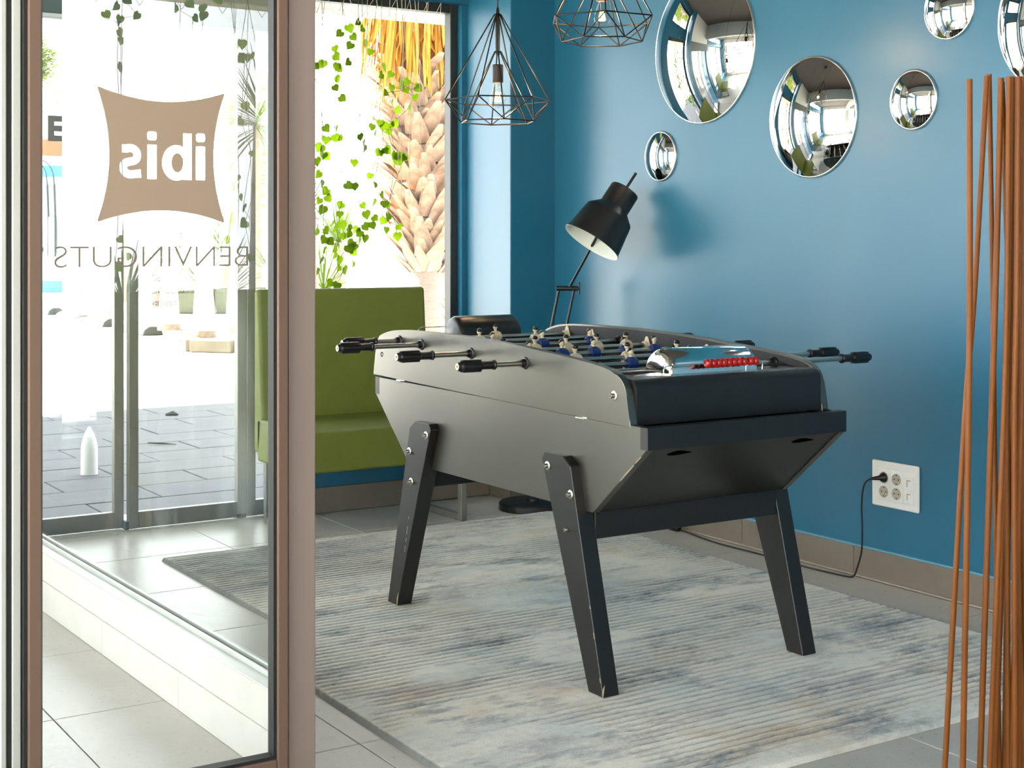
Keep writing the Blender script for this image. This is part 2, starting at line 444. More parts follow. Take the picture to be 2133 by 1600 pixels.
# ---- skirtings
b = sthing('baseboard_right', (3.85, 2, 0), 'brown grey tiled skirting along the blue wall', 'skirting')
ys = [-4.68 + .6 * i for i in range(18)]
for y0 in ys:
    bm = BM(); box(bm, 3.845, 3.857, y0 + .0015, min(y0 + .5985, 5.64), .004, .106, .001, 1); obj('tile', bm, M['tile_grey'], b)
bm = BM(); box(bm, 3.848, 3.857, -4.68, 5.645, 0, .1055); obj('grout', bm, M['grout'], b)
bm = BM(); box(bm, 3.842, 3.857, -4.68, 5.645, .1055, .112, .0015, 1); obj('highlight_bead', bm, mat('blue_edge_painted_highlight', (96, 164, 190), .4), b)  # paler blue stands in for light caught on the ledge's top edge
bm = BM(); box(bm, 3.838, 3.8465, -4.68, 5.64, -.001, .0045); obj('grout', bm, M['grout'], b)
b = sthing('baseboard_back', (3.1, 5.82, 0), 'dark tiled skirting under the window and round the column', 'skirting')
for x0, x1 in ((2.53, 3.13), (3.133, 3.594)):
    bm = BM(); box(bm, x0, x1, 5.818, 5.832, .003, .115, .001, 1); obj('tile', bm, M['tile_grey'], b)
bm = BM(); box(bm, 3.594, 3.608, 5.641, 5.818, .003, .107, .001, 1); obj('tile', bm, M['tile_grey'], b)
bm = BM(); box(bm, 3.608, 3.845, 5.641, 5.653, .003, .107, .001, 1); obj('tile', bm, M['tile_grey'], b)

# ---- glass partition on its stone kerb
def px_(y, off=0): return 1.336 + off - .0265 * (y - 3.0)
pk = sthing('trim_4', (1.3, 4.4, 0), 'pale stone kerb under the glass partition', 'kerb')
def kerb_poly(o0, o1, y0=2.97, y1=5.9): return [(px_(y0, o0), y0), (px_(y0, o1), y0), (px_(y1, o1), y1), (px_(y1, o0), y1)]
bm = BM(); prism(bm, kerb_poly(-.046, .03), 'z', 0, .188, .004, 2); obj('kerb_core', bm, M['curb'], pk)
ee = [2.97, 3.57, 4.17, 4.77, 5.37, 5.9]
for y0, y1 in zip(ee, ee[1:]):
    bm = BM(); prism(bm, kerb_poly(-.053, -.045, y0 + .001, y1 - .001), 'z', .001, .098, .0015, 1); obj('skirting_tile', bm, M['curb'], pk)
bm = BM(); prism(bm, kerb_poly(-.05, -.012), 'z', .188, .193, .001, 1); obj('sill_strip', bm, M['alu_lt'], pk)
bm = BM(); prism(bm, kerb_poly(-.012, -.004), 'z', .188, .204, .001, 1); prism(bm, kerb_poly(.012, .02), 'z', .188, .204, .001, 1); obj('glazing_channel', bm, M['alu_lt'], pk)
gp = sthing('window_20', (1.3, 4.4, .19), 'glass partition standing on the stone kerb', 'partition')
bm = BM(); prism(bm, kerb_poly(-.002, .010, 3.0, 5.88), 'z', .19, 2.5); obj('pane', bm, M['glass'], gp)

# ---- bronze corner post and the swinging glass leaf with the logo
bm = BM(); box(bm, 1.276, 1.340, 2.895, 2.97, 0, 2.55, .0025, 2); box(bm, 1.270, 1.280, 2.915, 2.96, 0, 2.55)
post = struct('trim_5', bm, M['bronze_lt'], label='pale bronze door post beside the logo door', cat='post')
d1 = sthing('door_1', (1.0, 2.9, 0), 'glass door leaf with taupe logo film and lettering', 'door')
bm = BM(); box(bm, 1.2435, 1.2685, 2.878, 2.922, .006, 2.53, .003, 2); obj('stile', bm, M['bronze'], d1)
bm = BM(); box(bm, .7195, .7465, 2.878, 2.922, .006, 2.53, .003, 2); obj('stile', bm, M['bronze'], d1)
bm = BM(); box(bm, .7465, 1.2435, 2.88, 2.92, .006, .088, .003, 2); obj('rail', bm, M['bronze'], d1)
bm = BM(); box(bm, .7465, 1.2435, 2.88, 2.92, 2.44, 2.53, .003, 2); obj('rail', bm, M['bronze'], d1)
bm = BM(); box(bm, 1.2365, 1.2435, 2.885, 2.915, .088, 2.44); box(bm, .7465, .7485, 2.885, 2.915, .088, 2.44); box(bm, .7485, 1.2365, 2.885, 2.915, .088, .095)
box(bm, .7125, .7195, 2.885, 2.915, .006, 2.53)
obj('gasket', bm, M['rubber'], d1)
bm = BM(); box(bm, .7485, 1.2365, 2.896, 2.904, .095, 2.44); obj('pane', bm, M['glass'], d1)
d2 = sthing('door_2', (.3, 2.95, 0), 'neighbouring glass door leaf at the left frame edge', 'door')
bm = BM(); box(bm, .694, .7115, 2.90, 2.945, .006, 2.53, .002, 1); box(bm, .672, .6835, 2.90, 2.945, .006, 2.53, .002, 1); obj('stile', bm, M['alu_lt'], d2)
bm = BM(); box(bm, .6835, .694, 2.905, 2.94, .006, 2.53); obj('gasket', bm, M['rubber'], d2)
bm = BM(); box(bm, -.42, -.39, 2.90, 2.945, .006, 2.53, .002, 1); obj('stile', bm, M['alu_lt'], d2)
bm = BM(); box(bm, -.39, .672, 2.90, 2.945, .006, .088, .002, 1); obj('rail', bm, M['bronze'], d2)
bm = BM(); box(bm, -.39, .672, 2.918, 2.926, .088, 2.53); obj('pane', bm, M['glass'], d2)

# logo film: waisted square with cut-out letters, seen from behind (mirrored)
LX0, LX1, LZ0, LZ1 = .858, 1.131, 1.240, 1.5165
cx_, cz_ = (LX0 + LX1) / 2, (LZ0 + LZ1) / 2; hw, hh = (LX1 - LX0) / 2, (LZ1 - LZ0) / 2
def arc(c, r, a0, a1, n):
    return [(c[0] + r[0] * math.cos(a0 + (a1 - a0) * i / n), c[1] + r[1] * math.sin(a0 + (a1 - a0) * i / n)) for i in range(n + 1)]
def rrect(x0, x1, y0, y1, r):
    return (arc((x1 - r, y1 - r), (r, r), 0, PI / 2, 4) + arc((x0 + r, y1 - r), (r, r), PI / 2, PI, 4) +
            arc((x0 + r, y0 + r), (r, r), PI, 1.5 * PI, 4) + arc((x1 - r, y0 + r), (r, r), 1.5 * PI, 2 * PI, 4))
def waisted():
    pts = []; sag = .026; rc = .006
    cs = [(-hw, -hh), (hw, -hh), (hw, hh), (-hw, hh)]
    for i in range(4):
        a, b = Vector(cs[i]), Vector(cs[(i + 1) % 4]); inn = -((a + b) / 2).normalized()
        n = 28
        for j in range(n + 1):
            t = .022 + (1 - .044) * j / n
            p = a.lerp(b, t) + inn * sag * (1 - (2 * t - 1) ** 2)
            pts.append((p.x, p.y))
        c = b * .985; pts.append((c.x, c.y))
    return pts
def stroke(path, w):
    L, R = [], []
    for i, p in enumerate(path):
        a = Vector(path[max(i - 1, 0)]); c = Vector(path[min(i + 1, len(path) - 1)])
        d = (c - a).normalized(); nrm = Vector((-d.y, d.x)) * w / 2
        L.append(tuple(Vector(p) + nrm)); R.append(tuple(Vector(p) - nrm))
    return L + R[::-1]
U = .001
def letter_i(x): return [rrect(x, x + 20 * U, -36 * U, 35 * U, 2 * U), rrect(x, x + 20 * U, 44 * U, 62 * U, 5 * U)]
def letter_b(x):
    s = 19 * U; c = (x + 33 * U, -1 * U); ro = (31 * U, 37 * U)
    out = [(x, 61 * U), (x, -36 * U), (x + 17 * U, -36 * U)]
    out += [p for p in arc(c, ro, -PI * .62, PI * .60, 30)]
    out += [(x + s, 31 * U), (x + s, 61 * U)]
    inner = arc((x + 31 * U, -1 * U), (12.5 * U, 20 * U), 0, 2 * PI, 26)[:-1]
    return [out, inner]
def letter_s(x):
    a = [(x + 43 * U, 25 * U)] + arc((x + 26 * U, 12 * U), (15 * U, 14.5 * U), PI * .36, PI * 1.28, 12)
    b_ = arc((x + 24 * U, -14 * U), (16 * U, 13.5 * U), PI * .30, -PI * .62, 12) + [(x + 3 * U, -25 * U)]
    return [stroke(a + b_, 17 * U)]
polys = [waisted()]
letters = letter_i(-90 * U) + letter_b(-61 * U) + letter_i(14 * U) + letter_s(44 * U)
cu = bpy.data.curves.new('logo_curve', 'CURVE'); cu.dimensions = '2D'; cu.fill_mode = 'BOTH'; cu.extrude = .0002
def add_spline(pts):
    sp = cu.splines.new('POLY'); sp.points.add(len(pts) - 1); sp.use_cyclic_u = True
    for q, p in zip(sp.points, pts): q.co = (p[0], p[1], 0, 1)
for p in polys: add_spline(p)
for p in letters: add_spline([(-q[0] + 2 * U, q[1] - 12 * U) for q in p])      # mirrored
def curve_mesh(cu, name, mtx, m, parent):
    tmp = bpy.data.objects.new('tmp', cu); COL.objects.link(tmp)
    bpy.context.view_layer.update()
    dg = bpy.context.evaluated_depsgraph_get()
    me = bpy.data.meshes.new_from_object(tmp.evaluated_get(dg)); me.name = name
    bpy.data.objects.remove(tmp)
    me.transform(mtx); me.materials.clear(); me.materials.append(m)
    o = bpy.data.objects.new(name, me); COL.objects.link(o)
    o.parent = parent
    base = W[parent]; me.transform(Matrix.Translation(-base)); W[o] = base.copy()
    return o
RX = Matrix.Rotation(PI / 2, 4, 'X')
o = curve_mesh(cu, 'logo_film', Matrix.Translation((cx_, 2.8955, cz_)) @ RX, M['sticker'], d1)
o['label'] = 'taupe waisted square film with mirrored ibis letters cut out'
def text(body, name, x, y, z, size, m, parent, mirror=False, width=None, align='LEFT', off=0.0):
    tc = bpy.data.curves.new(name, 'FONT'); tc.body = body; tc.size = size; tc.extrude = .0002; tc.align_x = align; tc.offset = off
    tmp = bpy.data.objects.new('tmp', tc); COL.objects.link(tmp); bpy.context.view_layer.update()
    w = tmp.dimensions.x; bpy.data.objects.remove(tmp)
    sx = (width / w if width else 1.0) * (-1 if mirror else 1)
    return curve_mesh(tc, name, Matrix.Translation((x, y, z)) @ RX @ Matrix.Diagonal((sx, 1, 1, 1)), m, parent)
o = text('BENVINGUTS', 'welcome_lettering', 1.189, 2.8955, 1.149, .064, M['letter_grey'], d1, True, .408, off=-.0012)
o['label'] = 'thin grey mirrored capitals reading BENVINGUTS'

# ---- sliding glass doors to the street
def slider(n, x0, x1, y, sl, sr, label):
    d = sthing('door_%d' % n, ((x0 + x1) / 2, y, 0), label, 'door')
    for a, b_ in ((x0, x0 + sl), (x1 - sr, x1)):
        bm = BM(); box(bm, a, b_, y - .018, y + .018, .006, 2.12, .002, 1); obj('stile', bm, M['alu'], d)
    bm = BM(); box(bm, x0 + sl, x1 - sr, y - .016, y + .016, .006, .074, .002, 1); obj('rail', bm, M['alu'], d)
    bm = BM(); box(bm, x0 + sl, x1 - sr, y - .006, y + .006, .074, 2.12); obj('pane', bm, M['glass'], d)
    return d
d3 = slider(3, 1.22, 1.878, 5.965, .03, .041, 'left sliding glass door leaf to the street')
d4 = slider(4, 1.886, 2.406, 5.925, .041, .042, 'middle sliding glass door leaf to the street')
d5 = slider(5, 2.408, 2.529, 5.925, .040, .02, 'narrow glass leaf beside the blue pier')
bm = BM(); box(bm, 1.868, 1.884, 5.90, 5.945, .004, .04, .002, 1); obj('guide_block', bm, M['rubber'], d3)
bm = BM(); box(bm, 2.36, 2.40, 5.895, 5.945, .004, .02, .002, 1); obj('guide_block', bm, M['rubber'], d4)
bm = BM(); box(bm, 1.22, 2.53, 5.885, 5.898, -.004, .004, .001, 1); box(bm, 1.22, 2.53, 5.90, 6.26, -.15, .0015)
struct('trim_6', bm, M['alu_lt'], label='bright metal floor track of the sliding doors', cat='track')
text('E', 'door_lettering', 1.560, 5.945, 1.618, .135, M['letter_grey'], d3, off=.006)
lines = [('momento su equipaje', 2.004, 1.302, .160, M['letter_dark']), ('"For your safety', 1.976, 1.222, .150, M['letter_dark']),
         ('do not leave your', 1.988, 1.166, .140, M['letter_dark']), ('luggage unattended', 1.988, 1.114, .160, M['letter_dark']),
         ('"Pour votre s\u00e9curit\u00e9', 1.979, 1.036, .170, M['letter_dark']), ('surveillez constamment', 1.984, .984, .205, M['letter_dark']),
         ('vos bagages', 1.988, .934, .105, M['letter_dark'])]
for s_, x, z, w, m in lines: text(s_, 'notice_lettering', x, 5.917, z, .040, m, d4, width=w)

# ---- made-up ceiling panels for the fill lights (the lamps themselves are at the top of the file)
for i, (lx, ly) in enumerate(FILL_LIGHTS):
    r = thing('fill_panel', (lx, ly, 2.94), ['added square fill light panel at the far left of the hall', 'added square fill light panel in the middle of the hall', 'added square fill light panel near the blue wall'][i], 'ceiling light', 'added fill light panels in the hall')
    bm = BM(); box(bm, lx - .31, lx + .31, ly - .31, ly + .31, 2.965, 3.0, .003, 1); obj('frame', bm, M['white_wall'], r)
    bm = BM(); box(bm, lx - .29, lx + .29, ly - .29, ly + .29, 2.960, 2.966); obj('diffuser', bm, M['fill_panel_glow'], r)

# ================================================================== RUG
def rug():
    nx, ny = 300, 640; yarn_groove_shade = np.zeros((640, 300))
    x1f = lambda y: 3.562 + .030 * (y - 2.43) / 2.85
    def x0f(y):
        t = min(1, max(0, (y - 3.55) / .65)); t = t * t * (3 - 2 * t)
        return 1.603 + .016 * min(1, (y - 2.43) / 1.1) + .19 * t
    Y0, Y1 = 2.43, 5.28
    vs = np.zeros((ny, nx, 3))
    for j in range(ny):
        y = Y0 + (Y1 - Y0) * j / (ny - 1); a, b = x0f(y), x1f(y)
        for i in range(nx):
            x = a + (b - a) * i / (nx - 1)
            m = noise.noise((x * 1.15 + 3.3, y * 1.9, 1.7)) + .5 * noise.noise((x * 2.6, y * 4.4, 8.1)) + .12
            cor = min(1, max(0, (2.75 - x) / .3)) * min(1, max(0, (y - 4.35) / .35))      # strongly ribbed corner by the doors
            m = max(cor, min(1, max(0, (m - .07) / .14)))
            ph = y / .031 + .25 * noise.noise((x * 1.2, y * 2, 4.0)) + .08 * noise.noise((x * 14, y * 3, 2))
            e = min(x - a, b - x, y - Y0, Y1 - y)
            s = math.sin(2 * PI * ph); rib = -.0135 * m * max(0, s) ** 1.5 * (.75 + .5 * noise.noise((x * 6, y * 40, 3)))
            if e < .03: rib *= e / .03; m *= e / .03
            z = .0145 + rib + .0011 * noise.noise((x * 55, y * 55, 0)) + .0007 * noise.noise((x * 130, y * 130, 0))
            if e < .012: z = z * math.sqrt(max(0, 1 - (1 - e / .012) ** 2))
            z = max(.0006, z)
            vs[j, i] = (x, y, z); yarn_groove_shade[j, i] = .75 if min(x - a, b - x) < .009 else m * max(0, s) ** 1.5 * (.55 + .35 * cor) + .4 * cor * (1 if y < 5.22 else 0)  # dark binding and corner pile, plus groove shade put into the colour
    # fine wobble of the border
    me = bpy.data.meshes.new('rug')
    idx = np.arange(nx * ny).reshape(ny, nx)
    f = np.stack([idx[:-1, :-1], idx[:-1, 1:], idx[1:, 1:], idx[1:, :-1]], -1).reshape(-1, 4)
    v = vs.reshape(-1, 3)
    # flat underside
    u = np.array([(x0f(Y0), Y0, .0004), (x1f(Y0), Y0, .0004), (x1f(Y1), Y1, .0004), (x0f(Y1), Y1, .0004)])
    me.from_pydata(v.tolist(), [], f.tolist()); me.shade_smooth()
    me.materials.append(M['rug'])
    att = me.attributes.new('dark_yarn_groove_shade', 'FLOAT', 'POINT'); att.data.foreach_set('value', yarn_groove_shade.reshape(-1).astype(np.float32))
    o = bpy.data.objects.new('rug', me); COL.objects.link(o)
    return tag(o, 'large distressed grey blue and cream rug with carved ribs under the football table', 'rug')
rug()

# ================================================================== FOOTBALL TABLE
TX0, TX1 = 2.245, 2.945; TCX = 2.595; TY0, TY1 = 2.88, 4.368; TCY = 3.624; ZB = .0155
tb = thing('foosball_table', (TCX, TCY, ZB), 'black table football table with red score beads standing on the rug', 'football table')
# lower body: side panels, sloped ends, floor
low = [(2.88, .731), (2.88, .674), (3.111, .480), (4.137, .480), (4.368, .686), (4.368, .745)]
for x0, x1 in ((TX0, TX0 + .022), (TX1 - .022, TX1)):
    bm = BM(); prism(bm, low, 'x', x0, x1, .0014, 1); obj('lower_side_panel', bm, M['black'], tb)
xi0, xi1 = TX0 + .022, TX1 - .022
bm = BM(); prism(bm, [(2.886, .673), (3.113, .482), (3.125, .494), (2.90, .685)], 'x', xi0, xi1); obj('sloped_end_panel', bm, M['black_leg'], tb)
bm = BM(); prism(bm, [(4.362, .686), (4.135, .482), (4.123, .494), (4.348, .698)], 'x', xi0, xi1); obj('sloped_end_panel', bm, M['black_leg'], tb)
bm = BM(); box(bm, xi0, xi1, 3.113, 4.135, .482, .494); obj('bottom_panel', bm, M['black_leg'], tb)
bm = BM(); box(bm, TX0 - .0006, TX1 + .0006, 2.876, 2.906, .673, .7315, .0015, 1); obj('end_rail', bm, M['black_matt'], tb)
bm = BM(); box(bm, TX0 - .0006, TX1 + .0006, 4.342, 4.372, .686, .745, .0015, 1); obj('end_rail', bm, M['black_matt'], tb)
# leaf-shaped finger slots in the sloped front
def on_slope(x, s, lift=0):      # s: distance down the slope from the rail
    d = Vector((0, 3.113 - 2.886, .482 - .673)).normalized(); nrm = Vector((0, d.z, -d.y))
    return Vector((x, 2.886, .673)) + d * s + nrm * lift
for xc in (2.375, 2.81):
    bm = BM(); pts = []
    for i in range(25):
        t = i / 24; pts.append((xc - .042 + .084 * t, .030 - .014 * math.sin(PI * t ** .7)))
    for i in range(1, 24):
        t = 1 - i / 24; pts.append((xc - .042 + .084 * t, .030 + .006 * math.sin(PI * t ** .6)))
    lo = [bm.verts.new(on_slope(x, s, -.0006)) for x, s in pts]; hi = [bm.verts.new(on_slope(x, s, .0008)) for x, s in pts]
    bm.faces.new(hi)
    for i in range(len(pts)): bm.faces.new((lo[i], lo[(i + 1) % len(pts)], hi[(i + 1) % len(pts)], hi[i]))
    obj('finger_slot', bm, M['hole'], tb)
# upper curved side panels
up = [(4.387, .750), (4.372, .828), (4.35, .878), (4.338, .885), (4.325, .890), (4.30, .897), (4.276, .902), (4.245, .907), (4.214, .910), (4.158, .913), (4.06, .9145),
      (3.979, .915), (3.87, .9152), (3.77, .9145), (3.65, .911), (3.527, .906), (3.44, .9015), (3.351, .895), (3.27, .890), (3.187, .884), (3.12, .878), (3.064, .871),
      (3.032, .865), (3.005, .857), (2.988, .848), (2.977, .838), (2.968, .824), (2.962, .805), (2.957, .78), (2.950, .745), (2.945, .7235)]
for x0, x1 in ((TX0 - .001, TX0 + .0235), (TX1 - .0235, TX1 + .001)):
    bm = BM(); prism(bm, up, 'x', x0, x1, .003, 2); obj('upper_side_panel', bm, M['black'], tb, 35, wn=True)
ui0, ui1 = TX0 + .024, TX1 - .024
for x0, x1 in ((ui0 - .0005, ui0 + .003), (ui1 - .003, ui1 + .0005)):
    bm = BM(); prism(bm, [(p[0] + (.006 if p[0] < 3.6 else -.006), p[1] - .006) for p in up], 'x', x0, x1); obj('inner_wall', bm, M['inner'], tb)
# end boards with rounded top and the flat shelf
def endboard(y, s, zt, zb):
    pr = [(y, zb), (y, zt - .028)] + [(y + s * (.028 - .028 * math.cos(a)), zt - .028 + .028 * math.sin(a)) for a in (PI / 12 * k for k in range(1, 7))]
    pr += [(y + s * .155, zt), (y + s * .155, zt - .02), (y + s * .03, zt - .02), (y + s * .022, zb)]
    bm = BM(); prism(bm, pr, 'x', ui0, ui1); return obj('end_board', bm, M['black_matt'], tb, 30)
endboard(2.952, 1, .845, .728); endboard(4.366, -1, .880, .752)
bm = BM(); box(bm, ui0, ui1, 3.0, 4.32, .772, .780); obj('playing_field', bm, M['field'], tb)
for y0, y1 in ((3.095, 3.107), (4.211, 4.222)):
    for a_, b_ in ((ui0, TCX - .11), (TCX + .11, ui1)):
        bm = BM(); box(bm, a_, b_, y0, y1, .78, .85); obj('goal_wall', bm, M['inner'], tb)
# chrome goal hoods and base plates
def hood(yc, z, s, k_=1.0, off=0.0, hm='chrome'):
    bm = BM()
    pl = [(TCX - .275, yc - .045 * s), (TCX - .175, yc - .098 * s), (TCX + .255, yc - .098 * s), (TCX + .275, yc - .085 * s), (TCX + .275, yc + .02 * s), (TCX - .15, yc + .02 * s)]
    prism(bm, pl if s > 0 else pl[::-1], 'z', z, z + .0025, .0008, 1); obj('chrome_plate', bm, M['chrome'], tb)
    bm = BM(); n = 14; prof = []; HX = TCX + off
    for i in range(n + 1):
        a = PI * i / n; prof.append((yc + .0 - .058 * math.cos(a), z + .002 + .066 * math.sin(a) ** .8 if 0 < i < n else z + .002))
    ends = [(q * k_, r) for q, r in ((-.158, .55), (-.154, .78), (-.146, .93), (-.135, 1.0), (.135, 1.0), (.146, .93), (.154, .78), (.158, .55))]
    rings = []
    for ex, k in ends:
        rings.append([bm.verts.new((HX + ex, yc + (p[0] - yc) * (.75 + .25 * k), z + .002 + (p[1] - z - .002) * k)) for p in prof])
    for a, b in zip(rings, rings[1:]):
        for i in range(n): bm.faces.new((a[i], b[i], b[i + 1], a[i + 1]))
    bm.faces.new(rings[0]); bm.faces.new(rings[-1][::-1])
    obj('goal_hood', bm, M[hm], tb, 50)
hood(3.08, .8445, 1); hood(4.262, .8795, -1, .80, .012, 'black_plastic')
# score counters: wire and ten red beads
def counter(y, z, name='score_wire'):
    bm = BM(); x0, x1 = 2.395, 2.735
    tube(bm, [(x0 - .004, y, z - .022), (x0 - .006, y, z - .008), (x0, y, z), (x0 + .012, y, z + .003), (x1 - .01, y, z + .003), (x1, y, z), (x1 + .004, y, z - .008), (x1 + .002, y, z - .022)], .0017, 8)
    w = obj('score_wire', bm, M['chrome'], tb, 60)
    me = None
    xs = [2.541 + .0182 * i for i in range(8)] + [2.541 + .0182 * 8 + .006, 2.541 + .0182 * 9 + .006]
    for i, x in enumerate(xs):
        if me is None:
            b = BM(); lathe(b, [(.002, -.0085), (.008, -.0082), (.0115, -.005), (.0125, 0), (.0115, .005), (.008, .0082), (.002, .0085)], (x, y, z + .003), (1, 0, 0), 16)
            o = obj('score_bead', b, M['red'], w, 60, loc=(x, y, z + .003)); me = o.data
        else: share('score_bead', me, w, (x, y, z + .003))
counter(2.992, .870); counter(4.335, .905)
# legs with bolts
def leg(name, px0, px1, sy):
    # profile in (y,z): near pair leans outwards to the front, far pair mirrored
    p = [(3.024, ZB), (3.090, ZB), (3.311, .603), (3.299, .621), (3.209, .621), (3.174, .599)]
    if sy < 0: p = [(2 * TCY - 8e-3 - y + .008, z + (.008 if z > .1 else 0)) for y, z in p][::-1]
    bm = BM(); prism(bm, p, 'x', px0, px1, .0018, 1)
    return obj('leg', bm, M['black_leg'], tb)
bolt_yz = [(3.282, .5865), (3.172, .523), (3.185, .427)]
def bolts(lg, x, s, pos, small_last=True):
    for k, (y, z) in enumerate(pos):
        bm = BM(); big = not (small_last and k == 2)
        if big: lathe(bm, [(0, -.002), (.0125, -.002), (.0125, .0012), (.010, .0026), (.006, .0026)], (x, y, z), (s, 0, 0), 20)
        lathe(bm, [(.0062, .001), (.0062, .0105), (.0052, .012), (.0034, .012), (.003, .008), (0, .008)], (x, y, z), (s, 0, 0), 12 if big else 10)
        obj('bolt', bm, M['steel'], lg, 35)
for sy in (1, -1):
    pos = bolt_yz if sy > 0 else [(2 * TCY - y, z + .006) for y, z in bolt_yz]
    l1 = leg('leg', 2.215, 2.268, sy); bolts(l1, 2.215, -1, pos, sy > 0)
    l2 = leg('leg', 2.922, 2.975, sy); bolts(l2, 2.975, 1, pos, sy > 0)
# bare wood where the lacquer has chipped off the foot corners
for (x, y, h) in ((2.2148, 3.0245, .035), (2.2148, 4.158, .045)):
    bm = BM(); prism(bm, [(y - .0012, ZB + .002), (y + .004, ZB + .002), (y + .002, ZB + h * .6), (y - .0004 - h * .2, ZB + h)], 'x', x - .0004, x + .001); obj('chipped_corner', bm, M['wood_chip'], tb)
# worn edges: bare streaks on the chamfer of the body and on the leg arrises
for (y0, z0, y1, z1) in ((2.902, .655, 2.925, .6365), (2.932, .630, 2.990, .582)):
    bm = BM(); prism(bm, [(y0, z0 - .0012), (y1, z1 - .0012), (y1 + .001, z1 + .001), ((y0 + y1) / 2 + .002, (z0 + z1) / 2 + .0016), (y0 + .001, z0 + .001)], 'x', TX0 - .0004, TX0 + .002); obj('worn_edge', bm, M['wood_chip'], tb)
for (yb_, zb_, l_) in ((3.036, .052, .012), (3.063, .16, .016), (3.0815, .235, .008)):
    bm = BM(); prism(bm, [(yb_ - .0012, zb_), (yb_ + .0016, zb_), (yb_ + .0016 + l_ * .25, zb_ + l_), (yb_ - .0012 + l_ * .25, zb_ + l_)], 'x', 2.2146, 2.2162); obj('worn_edge', bm, M['wood_chip'], tb)
for (z_, l_) in ((.20, .02), (.235, .012), (.26, .026), (.31, .01)):
    y_ = 4.158 - (z_ / .603) * .152
    bm = BM(); prism(bm, [(y_ - .001, z_), (y_ + .0016, z_), (y_ + .0016 - l_ * .25, z_ + l_), (y_ - .001 - l_ * .25, z_ + l_)], 'x', 2.2146, 2.2162); obj('worn_edge', bm, M['wood_chip'], tb)
# cross rails between the legs
bm = BM(); box(bm, 2.268, 2.922, 3.133, 3.158, .404, .478, .0015, 1); obj('cross_rail', bm, M['black_matt'], tb)
bm = BM(); box(bm, 2.268, 2.922, 4.09, 4.115, .404, .478, .0015, 1); obj('cross_rail', bm, M['black_matt'], tb)
# hinges and panel bolts on the near side
for y, z in ((4.189, .7445), (3.162, .7275)):
    bm = BM(); tube(bm, [(TX0 - .005, y - .016, z), (TX0 - .005, y + .016, z)], .0052, 12); box(bm, TX0 - .003, TX0 + .001, y - .03, y + .016, z + .001, z + .004)
    obj('hinge', bm, M['chrome'], tb, 40)
bm = BM(); lathe(bm, [(0, -.001), (.0085, -.001), (.0085, .0006), (.006, .0006), (.0055, -.0002), (0, -.0002)], (TX0 - .001, 4.322, .823), (-1, 0, 0), 18); obj('screw_hole', bm, M['hole'], tb)
for y, z in ((3.015, .801),):
    bm = BM(); lathe(bm, [(0, -.002), (.013, -.002), (.013, .0012), (.010, .0026), (.006, .0026)], (TX0 - .001, y, z), (-1, 0, 0), 20)
    lathe(bm, [(.006, .001), (.006, .012), (.005, .0135), (.0032, .0135), (.003, .009), (0, .009)], (TX0 - .001, y, z), (-1, 0, 0), 12)
    obj('panel_bolt', bm, M['steel'], tb, 35)
# rods, handles, bushings and figures
def figure_mesh(shirt):
    bm = BM()
    lathe(bm, [(.006, -.0155), (.0165, -.0155), (.0175, -.010), (.0175, .010), (.0165, .0155), (.006, .0155)], (0, 0, 0), (1, 0, 0), 16, 0)      # torso barrel round the rod
    r = bmesh.ops.create_uvsphere(bm, u_segments=10, v_segments=6, radius=.0125)                                                         # shoulders
    for v in r['verts']: v.co = Vector((v.co.x * 1.55, v.co.y * .8, v.co.z * .62 + .0135))
    lathe(bm, [(.0065, .016), (.005, .022), (.005, .026)], (0, 0, 0), (0, 0, 1), 10, 1)
    ball(bm, (0, -.0008, .034), .0092, 12, 8, 1, (.86, .95, 1.15))
    ball(bm, (0, .0012, .0385), .0092, 12, 6, 2, (.95, 1.02, .86))
    # shorts, legs and kicking foot
    rr = [(-.016, .0125), (-.030, .0105), (-.048, .0075), (-.066, .0065), (-.076, .0085)]
    prev = None
    for z, w in rr:
        ring = [bm.verts.new((sx * w, sy * w * .8, z)) for sx, sy in ((1, 1), (-1, 1), (-1, -1), (1, -1))]
        if prev:
            for k in range(4): f = bm.faces.new((prev[k], prev[(k + 1) % 4], ring[(k + 1) % 4], ring[k])); f.material_index = 1 if z < -.04 else 0
        prev = ring
    bm.faces.new(prev)
    return bm
fig = {}
fig_bm = {k: figure_mesh(k) for k in ('white', 'blue')}
rods = [(4.196, 1, 1), (4.046, 1, 2), (3.895, -1, 3), (3.738, 1, 5), (3.590, -1, 5), (3.438, 1, 3), (3.290, -1, 2), (3.140, -1, 1)]
spread = {1: [0], 2: [-.11, .11], 3: [-.19, 0, .19], 5: [-.236, -.118, 0, .118, .236]}
handle_me = None
pull = {4.196: .045, 4.046: -.045, 3.738: 0.0, 3.438: .028, 3.14: .02, 3.29: .05, 3.59: .0, 3.895: .03}
